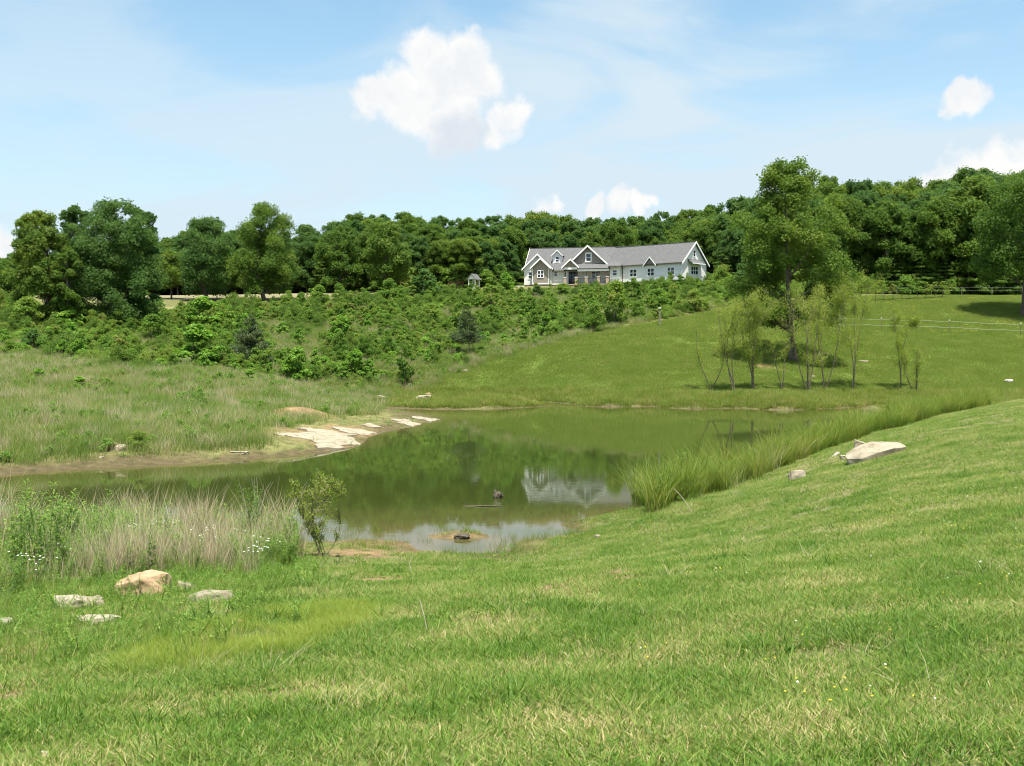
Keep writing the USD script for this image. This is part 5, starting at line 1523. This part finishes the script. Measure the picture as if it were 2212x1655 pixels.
# drowned stump and mud clod, floating stick
p = np.array([(1075 - CX) / FPX * 39.0, 39.0, 0.0])
r_ = np.random.default_rng(8)
plain('wet_wood', (.075, .060, .042), .7, .4, .01, 8)
parts = []
for k in range(9):
    a_ = r_.uniform(0, 6.28)
    e = np.array([math.cos(a_) * .22, math.sin(a_) * .2, r_.uniform(.05, .30)])
    parts.append(tube(bend((0, 0, -.3), e, .2, r_, 5), np.linspace(.08, .03, 5), 6))
v_, f_ = rock(77, .30, .28, .16)
parts.append(trimesh.Trimesh(v_ + [0, 0, .1], f_, process=False))
tag(add('stump', [m.apply_translation(p) or m for m in parts], M['wet_wood'], None, 60), 'dark rooty stump poking out of the water near the close shore', 'stump')
p = np.array([(1042 - CX) / FPX * 37.0, 37.0, .0])
tag(add('floating_stick', [tube(bend(p + [-.75, .1, -.02], p + [.75, -.1, .02], .02, r_, 6), np.linspace(.03, .015, 6), 5), tube(bend(p + [-.6, .1, 0], p + [-.7, .15, .3], .05, r_, 4), np.linspace(.012, .004, 4), 4)], M['wet_wood'], None, 60), 'dark stick floating in the shallows left of the stump', 'stick')
p = G(1000, 1164)
v_, f_ = rock(78, .48, .4, .13, 5, .22)
tag(add('mud_clod', (v_ + p, f_), M['wet_wood'], None, 60), 'dark muddy clod between the two shallow pools', 'clod')

# ------------------------------------------------------------------ fences, posts, sapling row
plain('fence_post', (.16, .11, .075), .85, .3, .01, 8)
plain('grey_post', (.22, .19, .16), .9, .3, .01, 8)
plain('insulator', (.82, .80, .70), .5)
plain('wire', (.50, .50, .46), .5)


def post(name, label, cat, p, h_, r0, mat_, group=None, cap=True):
    t = thing(name, label, cat, p, group=group)
    m = trimesh.creation.cylinder(r0, h_ + .4, sections=8); m.apply_translation([0, 0, h_ / 2 - .2])
    add('shaft', m, M[mat_], t, 40)
    if cap:
        c = trimesh.creation.cylinder(r0 * 1.9, .14, sections=8); c.apply_translation([0, 0, h_ + .072])
        add('insulator_cap', c, M['insulator'], t, 40)
    return p + np.array([0, 0, h_])


front_posts = [(1760, 730), (1832, 735), (1969, 739), (2121, 744), (2280, 751), (2440, 757)]
tops = []
for k, (sx_, sy_) in enumerate(front_posts):
    p = G(sx_ * S_, sy_ * S_)
    lab = ['wire fence post seen through the willows right of the oak', 'wire fence post left of the small willow gap', 'wire fence post above the tallest willow', 'white-capped fence post in the open pasture, middle of the wire run', 'white-capped fence post nearest the right picture edge', 'fence post beyond the right picture edge'][k]
    tops.append((p, post('fence_post', lab, 'fence post', p, 1.55 if k else 1.5, .035, 'fence_post')))
for lvl in (.95, .45):
    w_ = [tube(np.array([a[0] + [0, 0, 1.55 * lvl + .0], (a[0] + b[0]) / 2 + [0, 0, 1.55 * lvl - .06], b[0] + [0, 0, 1.55 * lvl]]), np.full(3, .009), 4) for a, b in zip(tops[1:-1], tops[2:])]
    tag(add('fence_wire', w_, M['wire'], None, 60), 'upper pale wire of the pasture fence on the right' if lvl > .9 else 'lower pale wire of the pasture fence on the right', 'wire')
back = []
for k, px in enumerate((1905, 1935, 2010, 2075, 2140, 2205, 2270)):
    Y = 164 if px > 1920 else 160
    p = GY(px, Y)
    back.append((p, post('back_fence_post', 'thin post of the back fence along the forest foot', 'fence post', p, 1.45, .04, 'grey_post', 'posts of the back fence along the forest', cap=False)))
for lvl in (1.4, .8):
    w_ = [tube(np.array([a[0] + [0, 0, lvl], b[0] + [0, 0, lvl]]), np.full(2, .005), 4) for a, b in zip(back[:-1], back[1:])]
    tag(add('back_fence_wire', w_, M['wire'], None, 60), 'top wire of the back fence before the forest' if lvl > 1 else 'lower wire of the back fence before the forest', 'wire')
post('gate_post', 'wooden post with a white cap at the brush edge of the pasture', 'post', G(1474 * S_, 728 * S_), 2.3, .11, 'grey_post')
post('grey_fence_post', 'pale grey post showing under the left boughs of the oak', 'post', G(1694 * S_, 692 * S_), 2.4, .14, 'grey_post', cap=False)
SP = []
for k in range(2):
    p = kind_of(f'row_sapling_kind_{k}')
    make_shrub(p, 960 + k, 2.0, .8, 16, 1100, .16, 'bright_leaf', stems=4)
    SP.append(p)
for k, px in enumerate(np.linspace(1890, 2035, 9)):
    p = GY(px, 154.5 + k * .35)
    t = thing('planted_sapling', 'young planted tree on a thin stem in the row before the back fence', 'sapling', p, rng.uniform(0, 360), None, 'row of planted saplings in the pasture')
    add('stem', tube(bend((0, 0, -.2), (0, 0, 1.3), 0, rng, 3), np.full(3, .05), 5), M['oak_bark'], t)
    v, f, tt = shrub_mesh(970 + k, 1.6, .85, 14, 900, .16)
    add('crown', (v + [0, 0, .9], f), M['bush_leaf'], t, False, tt)
